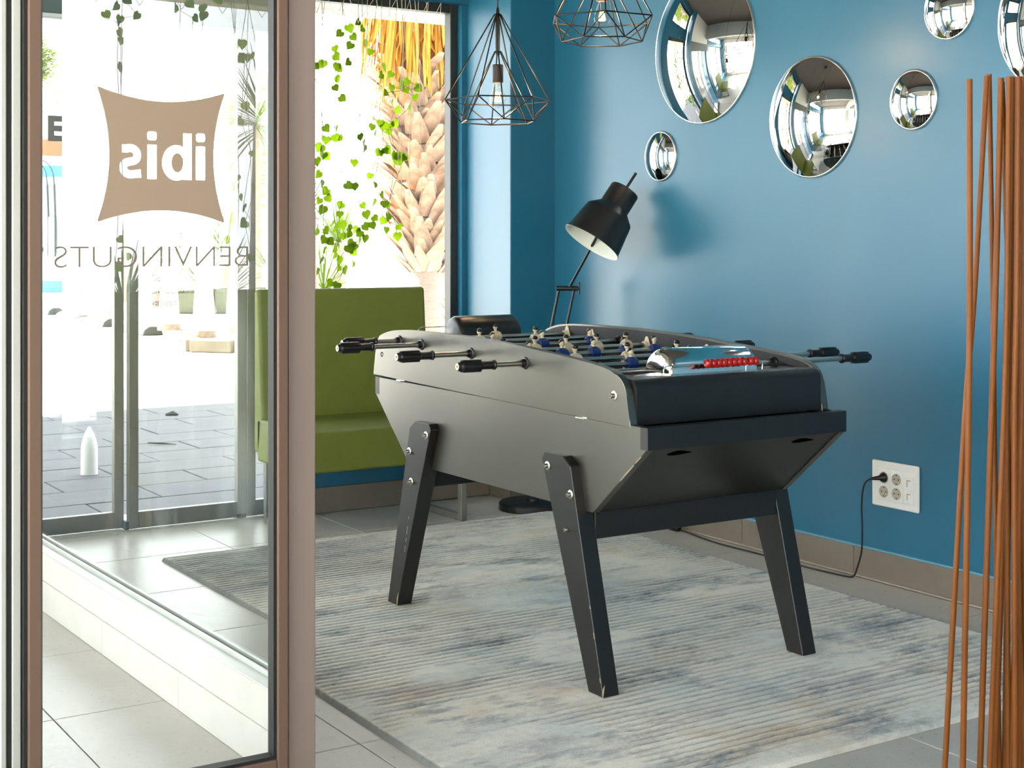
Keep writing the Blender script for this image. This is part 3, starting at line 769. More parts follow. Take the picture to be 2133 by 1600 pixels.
for y, side, cnt in rods:
    z = .862 + .0265 * (y - 3.667)
    sgn = -1 if side > 0 else 1                     # side 1: handle to the left (-x)
    xh = {4.196: 2.158, 4.046: 2.069, 3.738: 2.112, 3.438: 2.142}.get(y, 3.19 if y < 3.2 else (3.205 if y < 3.4 else 3.12))
    bm = BM(); x_end = TX1 + .06 if side > 0 else TX0 - .012
    if side < 0: x_end = TX0 + .004
    tube(bm, [(xh + sgn * .02, y, z), (x_end, y, z)], .0078, 14)
    rod = obj('rod', bm, M['steel'], tb, 40)
    # handle
    if handle_me is None:
        hb = BM()
        lathe(hb, [(0, .0), (.0125, .0), (.0145, .002), (.0145, .006), (.012, .009), (.0115, .042), (.0125, .045), (.0155, .049), (.0165, .056), (.0165, .108), (.0150, .113), (.0125, .115), (.0125, .119), (.0105, .123), (0, .123)], (0, 0, 0), (1, 0, 0), 24)
        for k in range(8):
            a = 2 * PI * (k + .5) / 8; c = Vector((0, math.cos(a), math.sin(a)))
            tube(hb, [Vector((.05, 0, 0)) + c * .0152, Vector((.109, 0, 0)) + c * .0152], .0034, 6)
        for f in hb.faces: f.material_index = 0
        lathe(hb, [(.0098, .1232), (.0098, .1238), (.004, .1242), (.003, .122), (0, .122)], (0, 0, 0), (1, 0, 0), 16, 1)
        ho = obj('handle', hb, [M['black_plastic'], M['cream']], rod, 35, loc=(0, 0, 0)); handle_me = ho.data
        ho.location = Vector((xh, y, z)) - W[rod]; ho.rotation_euler = (0, 0, PI if sgn < 0 else 0)
    else: share('handle', handle_me, rod, (xh, y, z), (0, 0, PI if sgn < 0 else 0))
    # bushings
    xo = TX0 - .001 if sgn < 0 else TX1 + .001
    bm = BM(); lathe(bm, [(.0085, -.004), (.018, -.004), (.018, .001), (.0165, .003), (.0125, .004), (.0125, .009), (.0115, .0125), (.0085, .0125)], (xo, y, z), (sgn, 0, 0), 22)
    lathe(bm, [(.0085, .012), (.0108, .012), (.0108, .0165), (.0085, .0165)], (xo, y, z), (sgn, 0, 0), 18)
    obj('bushing', bm, M['black_plastic'], rod, 40)
    xin = TX1 - .0275
    if side > 0:
        bm = BM(); tri = [(y + .021 * math.cos(a), z - .004 + .021 * math.sin(a)) for a in (-2.9, -2.6, -.54, -.24)] + [(y + .008 * math.cos(a), z + .021 + .008 * math.sin(a)) for a in (.2, .9, 1.57, 2.2, 2.94)]
        prism(bm, tri, 'x', xin - .004, xin, .001, 1); lathe(bm, [(.008, -.014), (.0125, -.014), (.0135, -.004), (.0135, 0)], (xin - .003, y, z), (1, 0, 0), 16)
        obj('inner_bushing', bm, M['cream'], rod, 40)
    else:
        bm = BM(); lathe(bm, [(.008, -.020), (.0125, -.020), (.0145, -.012), (.0145, -.006), (.018, -.003), (.018, 0)], (xin, y, z), (1, 0, 0), 20)
        obj('inner_bushing', bm, M['black_plastic'], rod, 40)
    xin = TX0 + .0275
    bm = BM(); lathe(bm, [(.008, -.020), (.0125, -.020), (.0145, -.012), (.0145, -.006), (.018, -.003), (.018, 0)], (xin, y, z), (-1, 0, 0), 20)
    obj('inner_bushing', bm, M['black_plastic'], rod, 40)
    team = 'white' if side > 0 else 'blue'
    for dx in spread[cnt]:
        xx = TCX + dx + pull[y] * .5
        if team not in fig:
            o = obj('player', fig_bm[team], [M['cream'], M['cream'], M['hair']] if team == 'white' else [M['shirt'], M['cream'], M['hair']], rod, 50, loc=(0, 0, 0))
            fig[team] = o.data; o.location = Vector((xx, y, z)) - W[rod]
            o.rotation_euler = (.1, 0, PI) if team == 'white' else (-.12, 0, 0)
        else: share('player', fig[team], rod, (xx, y, z), (.1, 0, PI) if team == 'white' else (-.12, 0, 0))

# ================================================================== FURNITURE AND FITTINGS
# ---- green benches
def bench(x0, x1, name_label, yf=5.30, yb=5.76):
    r = thing('bench', ((x0 + x1) / 2, 5.55, 0), name_label, 'bench')
    bm = BM(); prism(bm, [(yf, .268), (yf, .425), (yf + .02, .438), (yb, .452), (yb, .268)], 'x', x0, x1, .018, 4); obj('seat', bm, M['green'], r, 40, wn=True)
    bm = BM(); prism(bm, [(yb - .055, .452), (yb - .012, .998), (yb + .035, .998), (yb + .035, .30), (yb - .03, .30)], 'x', x0, x1, .016, 4); obj('backrest', bm, M['green'], r, 40, wn=True)
    for xl in (x0 + .03, x1 - .055):
        bm = BM(); box(bm, xl, xl + .028, yf + .03, yf + .062, 0.001, .27, .002, 1); box(bm, xl, xl + .028, yf + .062, yb - .03, .001, .028, .002, 1)
        box(bm, xl, xl + .028, yb - .03, yb + .0, .001, .27, .002, 1); obj('sled_leg', bm, M['alu'], r)
bench(2.392, 3.205, 'olive green upholstered bench under the tall window, right of the door post')
bench(-.12, .80, 'olive green upholstered bench in the left window bay, seen mirrored in the partition')

# ---- round convex mirrors on the blue wall
def convex(y, z, r, label):
    t = thing('convex_mirror', (3.855, y, z), label, 'mirror', 'round convex mirrors on the blue wall')
    h = .27 * r; Rr = (r * r + h * h) / (2 * h); prof = []
    for i in range(19):
        a = math.asin(r / Rr) * (1 - i / 18); prof.append((Rr * math.sin(a), Rr * math.cos(a) - (Rr - h) + .006))
    bm = BM(); lathe(bm, prof, (3.855, y, z), (-1, 0, 0), 72); obj('mirror_dome', bm, M['mirror'], t, 60)
    bm = BM(); lathe(bm, [(r - .002, 0), (r + .0035, 0), (r + .0035, .006), (r + .001, .0085), (r - .002, .0085)], (3.855, y, z), (-1, 0, 0), 72, close=True); obj('rim', bm, M['mirror_rim'], t, 50)
convex(4.5625, 2.002, .3115, 'largest round convex mirror, upper left above the desk lamp')
convex(3.9375, 1.669, .225, 'middle sized round convex mirror in the centre of the group')
convex(3.447, 1.693, .102, 'small round convex mirror right of the middle sized one')
convex(4.8445, 1.568, .104, 'small round convex mirror lowest on the left, beside the lamp shade')
convex(3.2915, 1.988, .103, 'small round convex mirror at the top edge on the right')
convex(2.845, 1.905, .243, 'large round convex mirror cut by the right edge behind the canes')

# ---- wire pendant lamps
def pendant(x, y, zr, R, rot, label):
    t = thing('pendant_lamp', (x, y, 3.0), label, 'pendant lamp', 'black wire pendant lamps')
    rl = R * .73; zl = zr - R * .40; za = zr + R * 1.62; zi = zr + R * .92; w = .0026
    A = [Vector((x + R * math.cos(rot + PI / 3 * k), y + R * math.sin(rot + PI / 3 * k), zr)) for k in range(6)]
    B = [Vector((x + rl * math.cos(rot + PI / 6 + PI / 3 * k), y + rl * math.sin(rot + PI / 6 + PI / 3 * k), zl)) for k in range(6)]
    hub = lambda p, z: Vector((x, y, z)) + (Vector((p.x, p.y, 0)) - Vector((x, y, 0))).normalized() * .012
    for k in range(6):
        for nm, pts in (('cage_wire', [Vector((x, y, za + .002)), hub(A[k], za), A[k]]), ('cage_wire', [Vector((x, y, zi + .002)), hub(B[k], zi), B[k]]),
                        ('ring_wire', [A[k], A[(k + 1) % 6]]), ('ring_wire', [B[k], B[(k + 1) % 6]]), ('brace_wire', [A[k], B[k], A[(k + 1) % 6]])):
            bm = BM(); tube(bm, pts, w, 8); obj(nm, bm, M['wire'], t, 60)
    bm = BM(); lathe(bm, [(0, zr + R * .86), (.0085, zr + R * .86), (.0085, za - .004), (.0065, za + .002), (.0055, za + .02), (.003, za + .028), (0, za + .028)], (x, y, 0), (0, 0, 1), 16); obj('stem', bm, M['wire'], t, 40)
    bm = BM(); tube(bm, [(x, y, za + .02), (x, y, 2.985)], .0024, 8); obj('cord', bm, M['cord'], t, 60)
    bm = BM(); lathe(bm, [(0, 2.97), (.045, 2.97), (.048, 2.975), (.048, 3.0), (0, 3.0)], (x, y, 0), (0, 0, 1), 24); obj('ceiling_rose', bm, M['wire'], t, 40)
    zs = zr + R * .33
    bm = BM(); lathe(bm, [(0, zs + .001), (.0195, zs), (.0205, zs + .002), (.0205, zs + .065), (.018, zs + .068), (0, zs + .069)], (x, y, 0), (0, 0, 1), 24)
    ls = obj('lampholder', bm, M['socket_brown'], t, 35)
    bm = BM(); lathe(bm, [(.0135, zs), (.0145, zs - .012), (.021, zs - .03), (.0275, zs - .046), (.0300, zs - .06), (.0275, zs - .075), (.019, zs - .086), (.009, zs - .0905), (0, zs - .0915)], (x, y, 0), (0, 0, 1), 24)
    obj('bulb', bm, M['glass_bulb'], ls, 80)
    bm = BM()
    lathe(bm, [(0, zs - .038), (.004, zs - .036), (.006, zs - .015), (.010, zs)], (x, y, 0), (0, 0, 1), 10, 1)
    for k in range(6):
        a = PI / 3 * k; p = Vector((x + .013 * math.cos(a), y + .013 * math.sin(a), zs - .068)); q = Vector((x + .006 * math.cos(a), y + .006 * math.sin(a), zs - .034))
        tube(bm, [q, p], .0019, 6, 0)
    tube(bm, [(x + .013 * math.cos(PI / 3 * k), y + .013 * math.sin(PI / 3 * k), zs - .068) for k in range(7)], .0019, 6, 0)
    obj('filament', bm, [M['filament'], M['glass_bulb']], ls)
    pd = bpy.data.lights.new('pendant_bulb_light', 'POINT'); pd.energy = 5.0; pd.color = (1.0, .72, .42); pd.shadow_soft_size = .018
    po = bpy.data.objects.new('pendant_bulb_light', pd); COL.objects.link(po); po.location = (x, y, zs - .055)
pendant(2.843, 4.544, 1.728, .198, math.radians(10 + 32.6 * -1), 'black wire pendant lamp with lit bulb hanging lower, in front of the corner column')
pendant(3.075, 4.205, 2.005, .198, math.radians(30 - 32.6), 'black wire pendant lamp with lit bulb at the top edge, beside the largest mirror')

# ---- black reading lamp in the corner
t = thing('floor_lamp', (3.577, 5.416, 0), 'black enamel adjustable floor lamp with bell shade standing in the blue corner', 'floor lamp')
bm = BM(); lathe(bm, [(0, .001), (.150, .001), (.155, .004), (.155, .028), (.150, .034), (.03, .036), (.03, .048), (.014, .05), (0, .05)], (3.577, 5.416, 0), (0, 0, 1), 56); obj('base', bm, M['lamp_black'], t, 35)
J = Vector((3.680, 5.300, .994)); Rv = Vector((math.cos(YAW), -math.sin(YAW), 0))
bot = Vector((3.60, 5.39, .42))
bm = BM(); tube(bm, [(3.577, 5.416, .05), (3.577, 5.416, .36), tuple(bot)], .011, 14); obj('post', bm, M['lamp_black'], t, 50)
bm = BM(); tube(bm, [bot - Rv * .045, bot + Rv * .045], .0125, 14); obj('lower_joint', bm, M['lamp_black'], t, 50)
for s in (-1, 1):
    bm = BM(); tube(bm, [bot + Rv * .034 * s, J + Rv * .034 * s], .0065, 10); obj('arm', bm, M['lamp_black'], t, 60)
bm = BM(); tube(bm, [J - Rv * .046, J + Rv * .050], .0115, 16); tube(bm, [J + Rv * .05, J + Rv * .056], .007, 10); obj('joint', bm, M['lamp_black'], t, 50)
bm = BM(); tube(bm, [J + Rv * .056 + Vector((0, 0, -.028)), J + Rv * .056 + Vector((0, 0, .028))], .0045, 8); obj('wing_screw', bm, M['lamp_black'], t, 50)
RC = Vector((3.600, 4.998, 1.2)); ax = Vector((.154, -.0334, .226)); ax.normalize()
bm = BM(); tube(bm, [J + Rv * .012 + Vector((0, 0, .004)), RC + ax * .12], .0062, 10); obj('upper_arm', bm, M['lamp_black'], t, 60)
bm = BM()
lathe(bm, [(.1315, -.002), (.1335, .0), (.130, .004), (.127, .010), (.108, .140), (.104, .146), (.068, .180), (.0665, .184), (.0655, .270), (.063, .274), (0, .275)], RC, ax, 64)
sh = obj('lamp_shade', bm, M['lamp_black'], t, 30)
bm = BM(); lathe(bm, [(.1315, -.002), (.1265, .004), (.1255, .010), (.1065, .139), (.066, .178), (.064, .268), (0, .27)], RC, ax, 64)
o = obj('shade_lining', bm, M['lamp_white'], sh, 30); o['label'] = 'white inside of the shade'
bm = BM(); tube(bm, [RC + ax * .27, RC + ax * .365], .0062, 12); obj('shade_rod', bm, M['lamp_black'], sh, 50)
bm = BM(); lathe(bm, [(0, .27), (.014, .27), (.014, .17), (.016, .16), (.028, .12), (.03, .10), (.026, .078), (0, .068)], RC, ax, 20); obj('lamp_bulb', bm, M['lamp_white'], sh, 60)

# ---- wall socket plate with plug
t = thing('socket_plate', (3.855, 3.525, .348), 'white four-socket wall plate with data ports on the blue wall', 'socket plate')
bm = BM(); box(bm, 3.843, 3.8555, 3.418, 3.632, .2665, .4285, .006, 3); obj('plate', bm, M['white_plastic'], t, 50, wn=True)
mods = [(3.545, 3.60), (3.487, 3.542), (3.427, 3.484)]
def well(y, z, par):
    bm = BM(); lathe(bm, [(.0205, 0), (.0205, .0028), (.0195, .0032), (.0185, .0026), (.0178, .0018), (0, .0018)], (3.8425, y, z), (-1, 0, 0), 28); obj('well', bm, M['socket_in'], par, 40)
    bm = BM()
    for dy in (-.0095, .0095): lathe(bm, [(0, .0005), (.0026, .0005), (.0026, -.001), (0, -.001)], (3.8407, y + dy, z), (-1, 0, 0), 10)
    for dz in (-.017, .017): box(bm, 3.8400, 3.8420, y - .002, y + .002, z + dz * .9 - .002, z + dz * .9 + .002)
    obj('contacts', bm, M['rubber'], par)
for k, (y0, y1) in enumerate(mods):
    bm = BM(); box(bm, 3.841, 3.846, y0, y1, .290, .402, .0015, 2); md = obj('socket_module', bm, M['white_plastic'], t, 50)
    yc = (y0 + y1) / 2
    if k < 2:
        for zc in (.321, .371): well(yc, zc, md)
    else:
        for zc in (.318, .365):
            bm = BM(); box(bm, 3.8385, 3.8415, yc - .020, yc + .020, zc - .022, zc + .022, .001, 1); obj('data_cover', bm, M['white_plastic'], md)
            bm = BM(); prism(bm, [(yc + .006, zc - .012), (yc + .010, zc - .012), (yc + .010, zc + .012), (yc - .006, zc + .012), (yc - .006, zc + .008), (yc + .006, zc + .008)], 'x', 3.8378, 3.8388); obj('port_slot', bm, M['socket_in'], md)
# ---- cable from the plug along the skirting to the lamp
t = thing('power_cord', (3.78, 3.67, 0), 'thin black power cord plugged into the socket plate and lying along the skirting', 'cord')
yp, zp = 3.5725, .371
pts = [(3.80, yp + .020, zp - .004), (3.785, yp + .033, zp - .016), (3.783, yp + .045, zp - .05), (3.785, yp + .052, .26), (3.788, yp + .052, .20), (3.792, yp + .058, .11), (3.793, 3.652, .045), (3.792, 3.668, .012), (3.788, 3.69, .005),
       (3.780, 3.76, .0045), (3.772, 3.85, .0045), (3.771, 3.95, .0045), (3.777, 4.13, .0045), (3.772, 4.36, .0045), (3.790, 4.52, .0045), (3.804, 4.62, .006), (3.80, 4.66, .008)]
def smooth_path(p, n=5):
    out = []
    for i in range(len(p) - 1):
        p0, p1, p2, p3 = (Vector(p[max(i - 1, 0)]), Vector(p[i]), Vector(p[i + 1]), Vector(p[min(i + 2, len(p) - 1)]))
        for k in range(n):
            s = k / n
            out.append(.5 * ((2 * p1) + (p2 - p0) * s + (2 * p0 - 5 * p1 + 4 * p2 - p3) * s * s + (3 * p1 - p0 - 3 * p2 + p3) * s ** 3))
    return out + [Vector(p[-1])]
bm = BM(); tube(bm, smooth_path(pts), .0031, 8); obj('cable', bm, M['cord'], t, 60)
bm = BM(); lathe(bm, [(0, -.006), (.0165, -.006), (.0172, .004), (.014, .012), (.0085, .018), (.0075, .030), (.0055, .044), (.0045, .050), (0, .050)], (3.842, yp, zp), (-.93, .36, -.06), 20); obj('plug', bm, M['black_plastic'], t, 40)
bm = BM(); box(bm, 3.786, 3.814, 4.655, 4.735, .001, .022, .006, 3); obj('inline_switch', bm, M['black_plastic'], t, 50)
bm = BM(); tube(bm, smooth_path([(3.80, 4.735, .008), (3.796, 4.85, .0045), (3.79, 5.0, .0045), (3.77, 5.2, .0045), (3.72, 5.34, .006), (3.70, 5.38, .01)]), .0031, 8); obj('cable', bm, M['cord'], t, 60)

# ---- decorative canes
CANES = [[(2.306, 1.92, 1.524), (2.307, 1.92, 1.109), (2.304, 1.921, 0.823), (2.295, 1.927, 0.156), (2.293, 1.928, 0.0)], [(2.367, 1.928, 1.535), (2.347, 1.941, 1.108), (2.329, 1.953, 0.818), (2.297, 1.974, 0.141), (2.29, 1.978, 0.0)], [(2.404, 1.952, 1.543), (2.41, 1.948, 1.107), (2.413, 1.946, 0.813), (2.422, 1.941, 0.127), (2.424, 1.94, 0.0)], [(2.375, 1.899, 1.529), (2.366, 1.905, 1.109), (2.358, 1.91, 0.821), (2.34, 1.922, 0.149), (2.336, 1.925, 0.0)], [(2.41, 1.925, 1.526), (2.421, 1.917, 1.108), (2.43, 1.912, 0.816), (2.448, 1.901, 0.134), (2.452, 1.899, 0.0)], [(2.372, 1.878, 1.529), (2.369, 1.88, 1.109), (2.362, 1.884, 0.823), (2.34, 1.899, 0.156), (2.335, 1.903, 0.0)], [(2.409, 1.902, 1.534), (2.41, 1.901, 1.108), (2.401, 1.907, 0.818), (2.381, 1.919, 0.141), (2.377, 1.921, 0.0)], [(2.447, 1.925, 1.538), (2.447, 1.925, 1.107), (2.44, 1.93, 0.813), (2.431, 1.935, 0.127), (2.429, 1.936, 0.0)], [(2.396, 1.887, 1.529), (2.39, 1.89, 1.109), (2.386, 1.893, 0.821), (2.388, 1.892, 0.149), (2.388, 1.892, 0.0)], [(2.435, 1.909, 1.536), (2.442, 1.904, 1.108), (2.445, 1.902, 0.816), (2.453, 1.897, 0.134), (2.455, 1.896, 0.0)], [(2.388, 1.868, 1.529), (2.385, 1.869, 1.109), (2.381, 1.872, 0.823), (2.382, 1.871, 0.156), (2.382, 1.871, 0.0)], [(2.426, 1.891, 1.534), (2.429, 1.889, 1.108), (2.422, 1.893, 0.818), (2.422, 1.893, 0.141), (2.422, 1.893, 0.0)], [(2.463, 1.915, 1.533), (2.469, 1.911, 1.107), (2.474, 1.907, 0.813), (2.487, 1.899, 0.127), (2.489, 1.898, 0.0)], [(2.416, 1.874, 1.531), (2.412, 1.876, 1.109), (2.409, 1.878, 0.821), (2.392, 1.889, 0.149), (2.388, 1.891, 0.0)]]
words = ['leftmost cane of the bunch, standing a little apart', 'cane leaning left at the foot, second from the left at its tip', 'cane crossing behind the left leaning one and leaning right', 'cane fourth from the left at its tip, leaning left at the foot',
         'cane splaying right from the fourth tip', 'first cane of the tight middle cluster', 'second cane of the tight middle cluster', 'third cane of the tight middle cluster', 'cane at the back of the tight middle cluster',
         'cane right of the cluster splaying right', 'cane just right of the middle cluster, nearly upright', 'upright cane near the right frame edge', 'cane splaying out of the right frame edge', 'rearmost cane at the right frame edge leaning left at the foot']
for i, p in enumerate(CANES):
    bm = BM(); tube(bm, smooth_path([(q[0], q[1], q[2] + (.0006 if k == len(p) - 1 else 0)) for k, q in enumerate(p)], 6), .0062 - .0004 * (i % 3), 12)
    tag(obj('cane', bm, M['cane'], None, 60, loc=p[-1]), 'orange brown ' + words[i], 'cane', 'bunch of decorative canes at the right')
# low dish the canes stand in is below the frame and not built

# ---- artificial ivy and strings in the windows
def leaf_mesh():
    bm = BM()
    o_ = [(0, 0), (.010, -.005), (.019, .004), (.0185, .014), (.012, .022), (.005, .029), (0, .034), (-.005, .029), (-.012, .022), (-.0185, .014), (-.019, .004), (-.010, -.005)]
    mid = [bm.verts.new((0, -.001, y)) for y in (.002, .014, .026)]
    ring = [bm.verts.new((x, -.004 * (abs(x) / .019) ** 1.4 + .0012, y)) for x, y in o_]
    n = len(ring)
    def near(v): return min(mid, key=lambda m: (m.co - v.co).length)
    for i in range(n):
        a, b = ring[i], ring[(i + 1) % n]; m = near(a); m2 = near(b)
        if m is m2: bm.faces.new((a, b, m))
        else: bm.faces.new((a, b, m2)); bm.faces.new((a, m2, m))
    r = bmesh.ops.solidify(bm, geom=bm.faces[:], thickness=.0006)
    return bm
lm = None
IVY_R = [(2.95, 2.19), (3.03, 2.19), (2.92, 2.16), (2.97, 2.15), (2.97, 2.11), (2.88, 2.09), (2.88, 2.05), (2.8, 2.01), (2.83, 2.02), (2.78, 2.0), (2.96, 2.03), (2.91, 2.0), (2.9, 2.01), (2.89, 1.95), (2.88, 1.91), (2.91, 1.86), (3.01, 2.22), (3.04, 2.13), (3.07, 2.09), (3.18, 1.99), (3.18, 1.93), (3.15, 1.9), (3.18, 1.86), (3.23, 1.95), (3.27, 1.96), (3.31, 1.95), (3.31, 1.93), (3.25, 1.92), (3.3, 1.89), (3.27, 1.83), (3.2, 1.82), (3.19, 1.76), (3.17, 1.75), (3.16, 1.72), (3.12, 1.76), (3.13, 1.74), (3.09, 1.7), (2.83, 1.72), (2.89, 1.72), (2.88, 1.68), (2.92, 1.68), (2.84, 1.67), (3.01, 1.69), (3.03, 1.66), (3.04, 1.64), (2.82, 1.63), (2.83, 1.6), (3.14, 1.63), (3.12, 1.62), (3.25, 1.6), (3.2, 1.61), (3.08, 1.74), (3.13, 1.98), (3.13, 2.02), (2.82, 1.63), (2.83, 1.59), (2.79, 1.57), (2.81, 1.51), (2.82, 1.47), (2.98, 1.57), (3.07, 1.51), (2.94, 1.46), (2.98, 1.46), (2.85, 1.43), (2.84, 1.4), (2.81, 1.39), (2.83, 1.35), (2.92, 1.37), (2.91, 1.33), (3.02, 1.37), (2.88, 1.29), (2.91, 1.28), (2.8, 1.25), (2.83, 1.25), (2.89, 1.26), (2.92, 1.23), (2.94, 1.23), (2.96, 1.27), (2.96, 1.24), (3.03, 1.27), (3.0, 1.26), (3.02, 1.24), (3.04, 1.22), (3.01, 1.21), (3.07, 1.28), (3.08, 1.31), (3.14, 1.3), (3.16, 1.32), (3.15, 1.26), (3.21, 1.27), (3.21, 1.23), (2.84, 1.21), (2.85, 1.2), (2.95, 1.17), (2.98, 1.19), (2.99, 1.18), (2.97, 1.15), (2.89, 1.17), (2.83, 1.16), (2.82, 1.12), (2.89, 1.14), (2.91, 1.12), (2.98, 1.1), (2.91, 1.08), (2.93, 1.07), (2.8, 1.07), (2.87, 1.01), (2.9, 1.0), (3.12, 1.42), (3.09, 1.39), (3.14, 1.38), (3.16, 1.38), (3.12, 1.62), (3.14, 1.63), (3.2, 1.61), (3.2, 1.58), (3.25, 1.6), (3.04, 1.33), (3.09, 1.47)]
IVY_L = [(0.61, 2.15), (0.62, 2.13), (0.62, 2.09), (0.6, 2.06), (0.68, 2.16), (0.53, 2.17), (0.62, 2.2), (0.59, 2.23), (0.36, 2.22), (0.31, 2.24), (0.28, 2.18), (0.23, 2.2), (0.24, 2.23), (0.17, 2.27), (0.08, 2.07), (0.05, 2.09), (0.07, 2.02), (0.03, 2.03), (-0.0, 2.04), (-0.03, 2.05), (0.62, 1.94), (0.04, 1.81), (0.1, 1.75), (0.05, 1.74), (-0.03, 1.66), (-0.0, 1.6), (0.07, 1.49), (0.08, 1.45), (-0.02, 1.45), (0.06, 1.4), (0.04, 1.35), (0.1, 1.31), (0.11, 1.22), (-0.03, 1.25), (0.03, 1.28), (0.62, 1.21), (0.58, 1.14), (0.63, 1.09), (0.64, 1.04), (0.11, 1.21), (-0.0, 1.13), (0.09, 1.04), (0.1, 1.29), (0.34, 1.2), (0.36, 1.16)]
def ivy(pts, y, ztop, bins, labels, group):
    global lm
    pts = sorted(pts)
    rows = [[] for _ in labels]
    for p in pts:
        k = sum(1 for b in bins if p[0] > b); rows[k].append(p)
    for k, row in enumerate(rows):
        if not row: continue
        xm = sum(p[0] for p in row) / len(row)
        t = thing('ivy_strand', (xm, y, ztop), labels[k], 'ivy', group)
        row.sort(key=lambda p: -p[1])
        # two stems that wander down through the leaves
        for par in (0, 1):
            sub = row[par::2]
            if not sub: continue
            path = [(xm + .02 * par, y, ztop)] + [(p[0], y + .004 * math.sin(i * 1.7), p[1] + .004) for i, p in enumerate(sub)]
            bm = BM(); tube(bm, path, .0013, 5); obj('stem', bm, M['vine'], t, 60)
        for p in row:
            s = random.uniform(.95, 1.4); rot = (random.uniform(-.5, .3), random.uniform(-.9, .9) + PI, random.uniform(-.9, .9))
            pos = (p[0], y - .008, p[1] + .012 * s)
            if lm is None:
                o = obj('leaf', leaf_mesh(), M['leaf'], t, 40, loc=(0, 0, 0)); lm = o.data
                o.location = Vector(pos) - W[t]; o.rotation_euler = rot; o.scale = (s, s, s)
            else: share('leaf', lm, t, pos, rot, (s, s, s))
ivy(IVY_R, 6.03, 2.345, (2.86, 2.96, 3.05, 3.145), ['ivy strand hanging nearest the door post in the bench window', 'ivy strand second from the door post in the bench window', 'ivy strand in the middle of the bench window', 'ivy strand in front of the palm skirt, left of the trunk', 'ivy strand hanging in front of the palm trunk'], 'ivy strands in the bench window')
ivy(IVY_L, 6.03, 2.345, (.05, .15, .45), ['leafiest ivy strand in the left bay window, farthest from the doors', 'ivy strand second farthest from the doors in the left bay window', 'short ivy strand in the middle of the left bay window', 'long ivy strand nearest the sliding doors in the left bay window'], 'ivy strands in the left bay window')
t = thing('string_garland', (3.1, 5.98, 2.34), 'cream cotton strings strung in zigzags along the top of the bench window', 'string')
zz = [(2.77, 2.23), (2.815, 2.345), (2.87, 2.225), (2.93, 2.345), (2.985, 2.215), (3.075, 2.345), (3.105, 2.205), (3.185, 2.345), (3.205, 2.20), (3.255, 2.345), (3.275, 2.195), (3.355, 2.345), (3.345, 2.20), (3.425, 2.345), (3.415, 2.21)]
bm = BM(); tube(bm, [(x, 5.985, z) for x, z in zz], .0018, 6); obj('zigzag_string', bm, M['string'], t, 60)
for x, z0, dx in ((3.145, 1.93, .0), (3.235, 1.52, -.04), (3.345, 1.86, -.01), (3.305, 1.42, -.05), (3.285, 1.40, .04), (3.215, 1.40, .0), (3.02, 2.05, .02), (2.80, 1.30, .01)):
    bm = BM(); tube(bm, smooth_path([(x, 5.99, 2.345), (x + dx * .4 + .006, 5.988, (2.345 + z0) / 2 + .2), (x + dx * .8 - .005, 5.988, (2.345 + z0) / 2 - .1), (x + dx, 5.99, z0)]), .0013, 5); obj('hanging_string', bm, M['string'], t, 60)
t = thing('string_garland', (.3, 5.98, 2.34), 'cream cotton strings strung in zigzags along the top of the left bay window', 'string')
bm = BM(); tube(bm, [(-.6 + .095 * i, 5.985, 2.345 if i % 2 else 2.21) for i in range(15)], .0018, 6); obj('zigzag_string', bm, M['string'], t, 60)
for x, z0 in ((.03, 1.25), (.09, 1.15), (.35, 1.2), (.61, 1.05)):
    bm = BM(); tube(bm, smooth_path([(x, 5.99, 2.345), (x + .012, 5.988, 1.9), (x - .01, 5.988, 1.5), (x, 5.99, z0)]), .0013, 5); obj('hanging_string', bm, M['string'], t, 60)

# ================================================================== OUTDOORS
bm = BM(); box(bm, -60, 90, 6.26, 120, -.16, -.012); box(bm, -60, 90, -60, -5.2, -.16, -.012); box(bm, -60, -2.8, -5.2, 6.26, -.16, -.012)
struct('yard', bm, M['asphalt'], label='sunlit pale concrete yard outside', cat='ground')
pv = sthing('pavement', (3, 8.3, -.01), 'grey slab pavement in front of the doors', 'pavement')
sl = {}
for j in range(11):
    y0 = 6.28 + .36 * j
    for i in range(9):
        x0 = -.6 + .72 * i + (.36 if j % 2 else 0)
        if not sl:
            bm = BM(); box(bm, -.355, .355, -.176, .176, -.02, 0.0, .003, 1); o = obj('paving_slab', bm, M['slab'], pv, loc=(0, 0, 0)); sl['a'] = o.data; o.location = Vector((x0, y0 + .18, -.004)) - W[pv]
        else: share('paving_slab', sl['a'], pv, (x0, y0 + .18, -.004 + random.uniform(-.002, .002)), (0, 0, random.uniform(-.003, .003)))
# fallen leaf and twig on the slabs
bm = BM(); tube(bm, [(2.80, 8.41, .004), (2.85, 8.34, .006), (2.92, 8.26, .004)], [.004, .007, .002], 6); tag(obj('twig', bm, M['stop'], None, 50, loc=(2.80, 8.41, 0)), 'thin dry twig lying on the shaded slabs outside the middle door', 'twig')
bm = BM(); tube(bm, [(3.36, 9.72, .004), (3.41, 9.71, .010), (3.44, 9.68, .004)], [.006, .022, .004], 6); tag(obj('fallen_leaf', bm, M['stop'], None, 50, loc=(3.36, 9.72, 0)), 'curled brown leaf on the far edge of the shaded slabs', 'leaf')
# cream beam of the porch outside the window
bm = BM(); box(bm, -5, 9, 7.0, 7.12, 2.47, 2.60, .004, 1); box(bm, -5, 9, 6.98, 7.14, 2.44, 2.475, .004, 1)
struct('trim_7', bm, M['awning'], label='cream porch beam outside the windows', cat='beam')

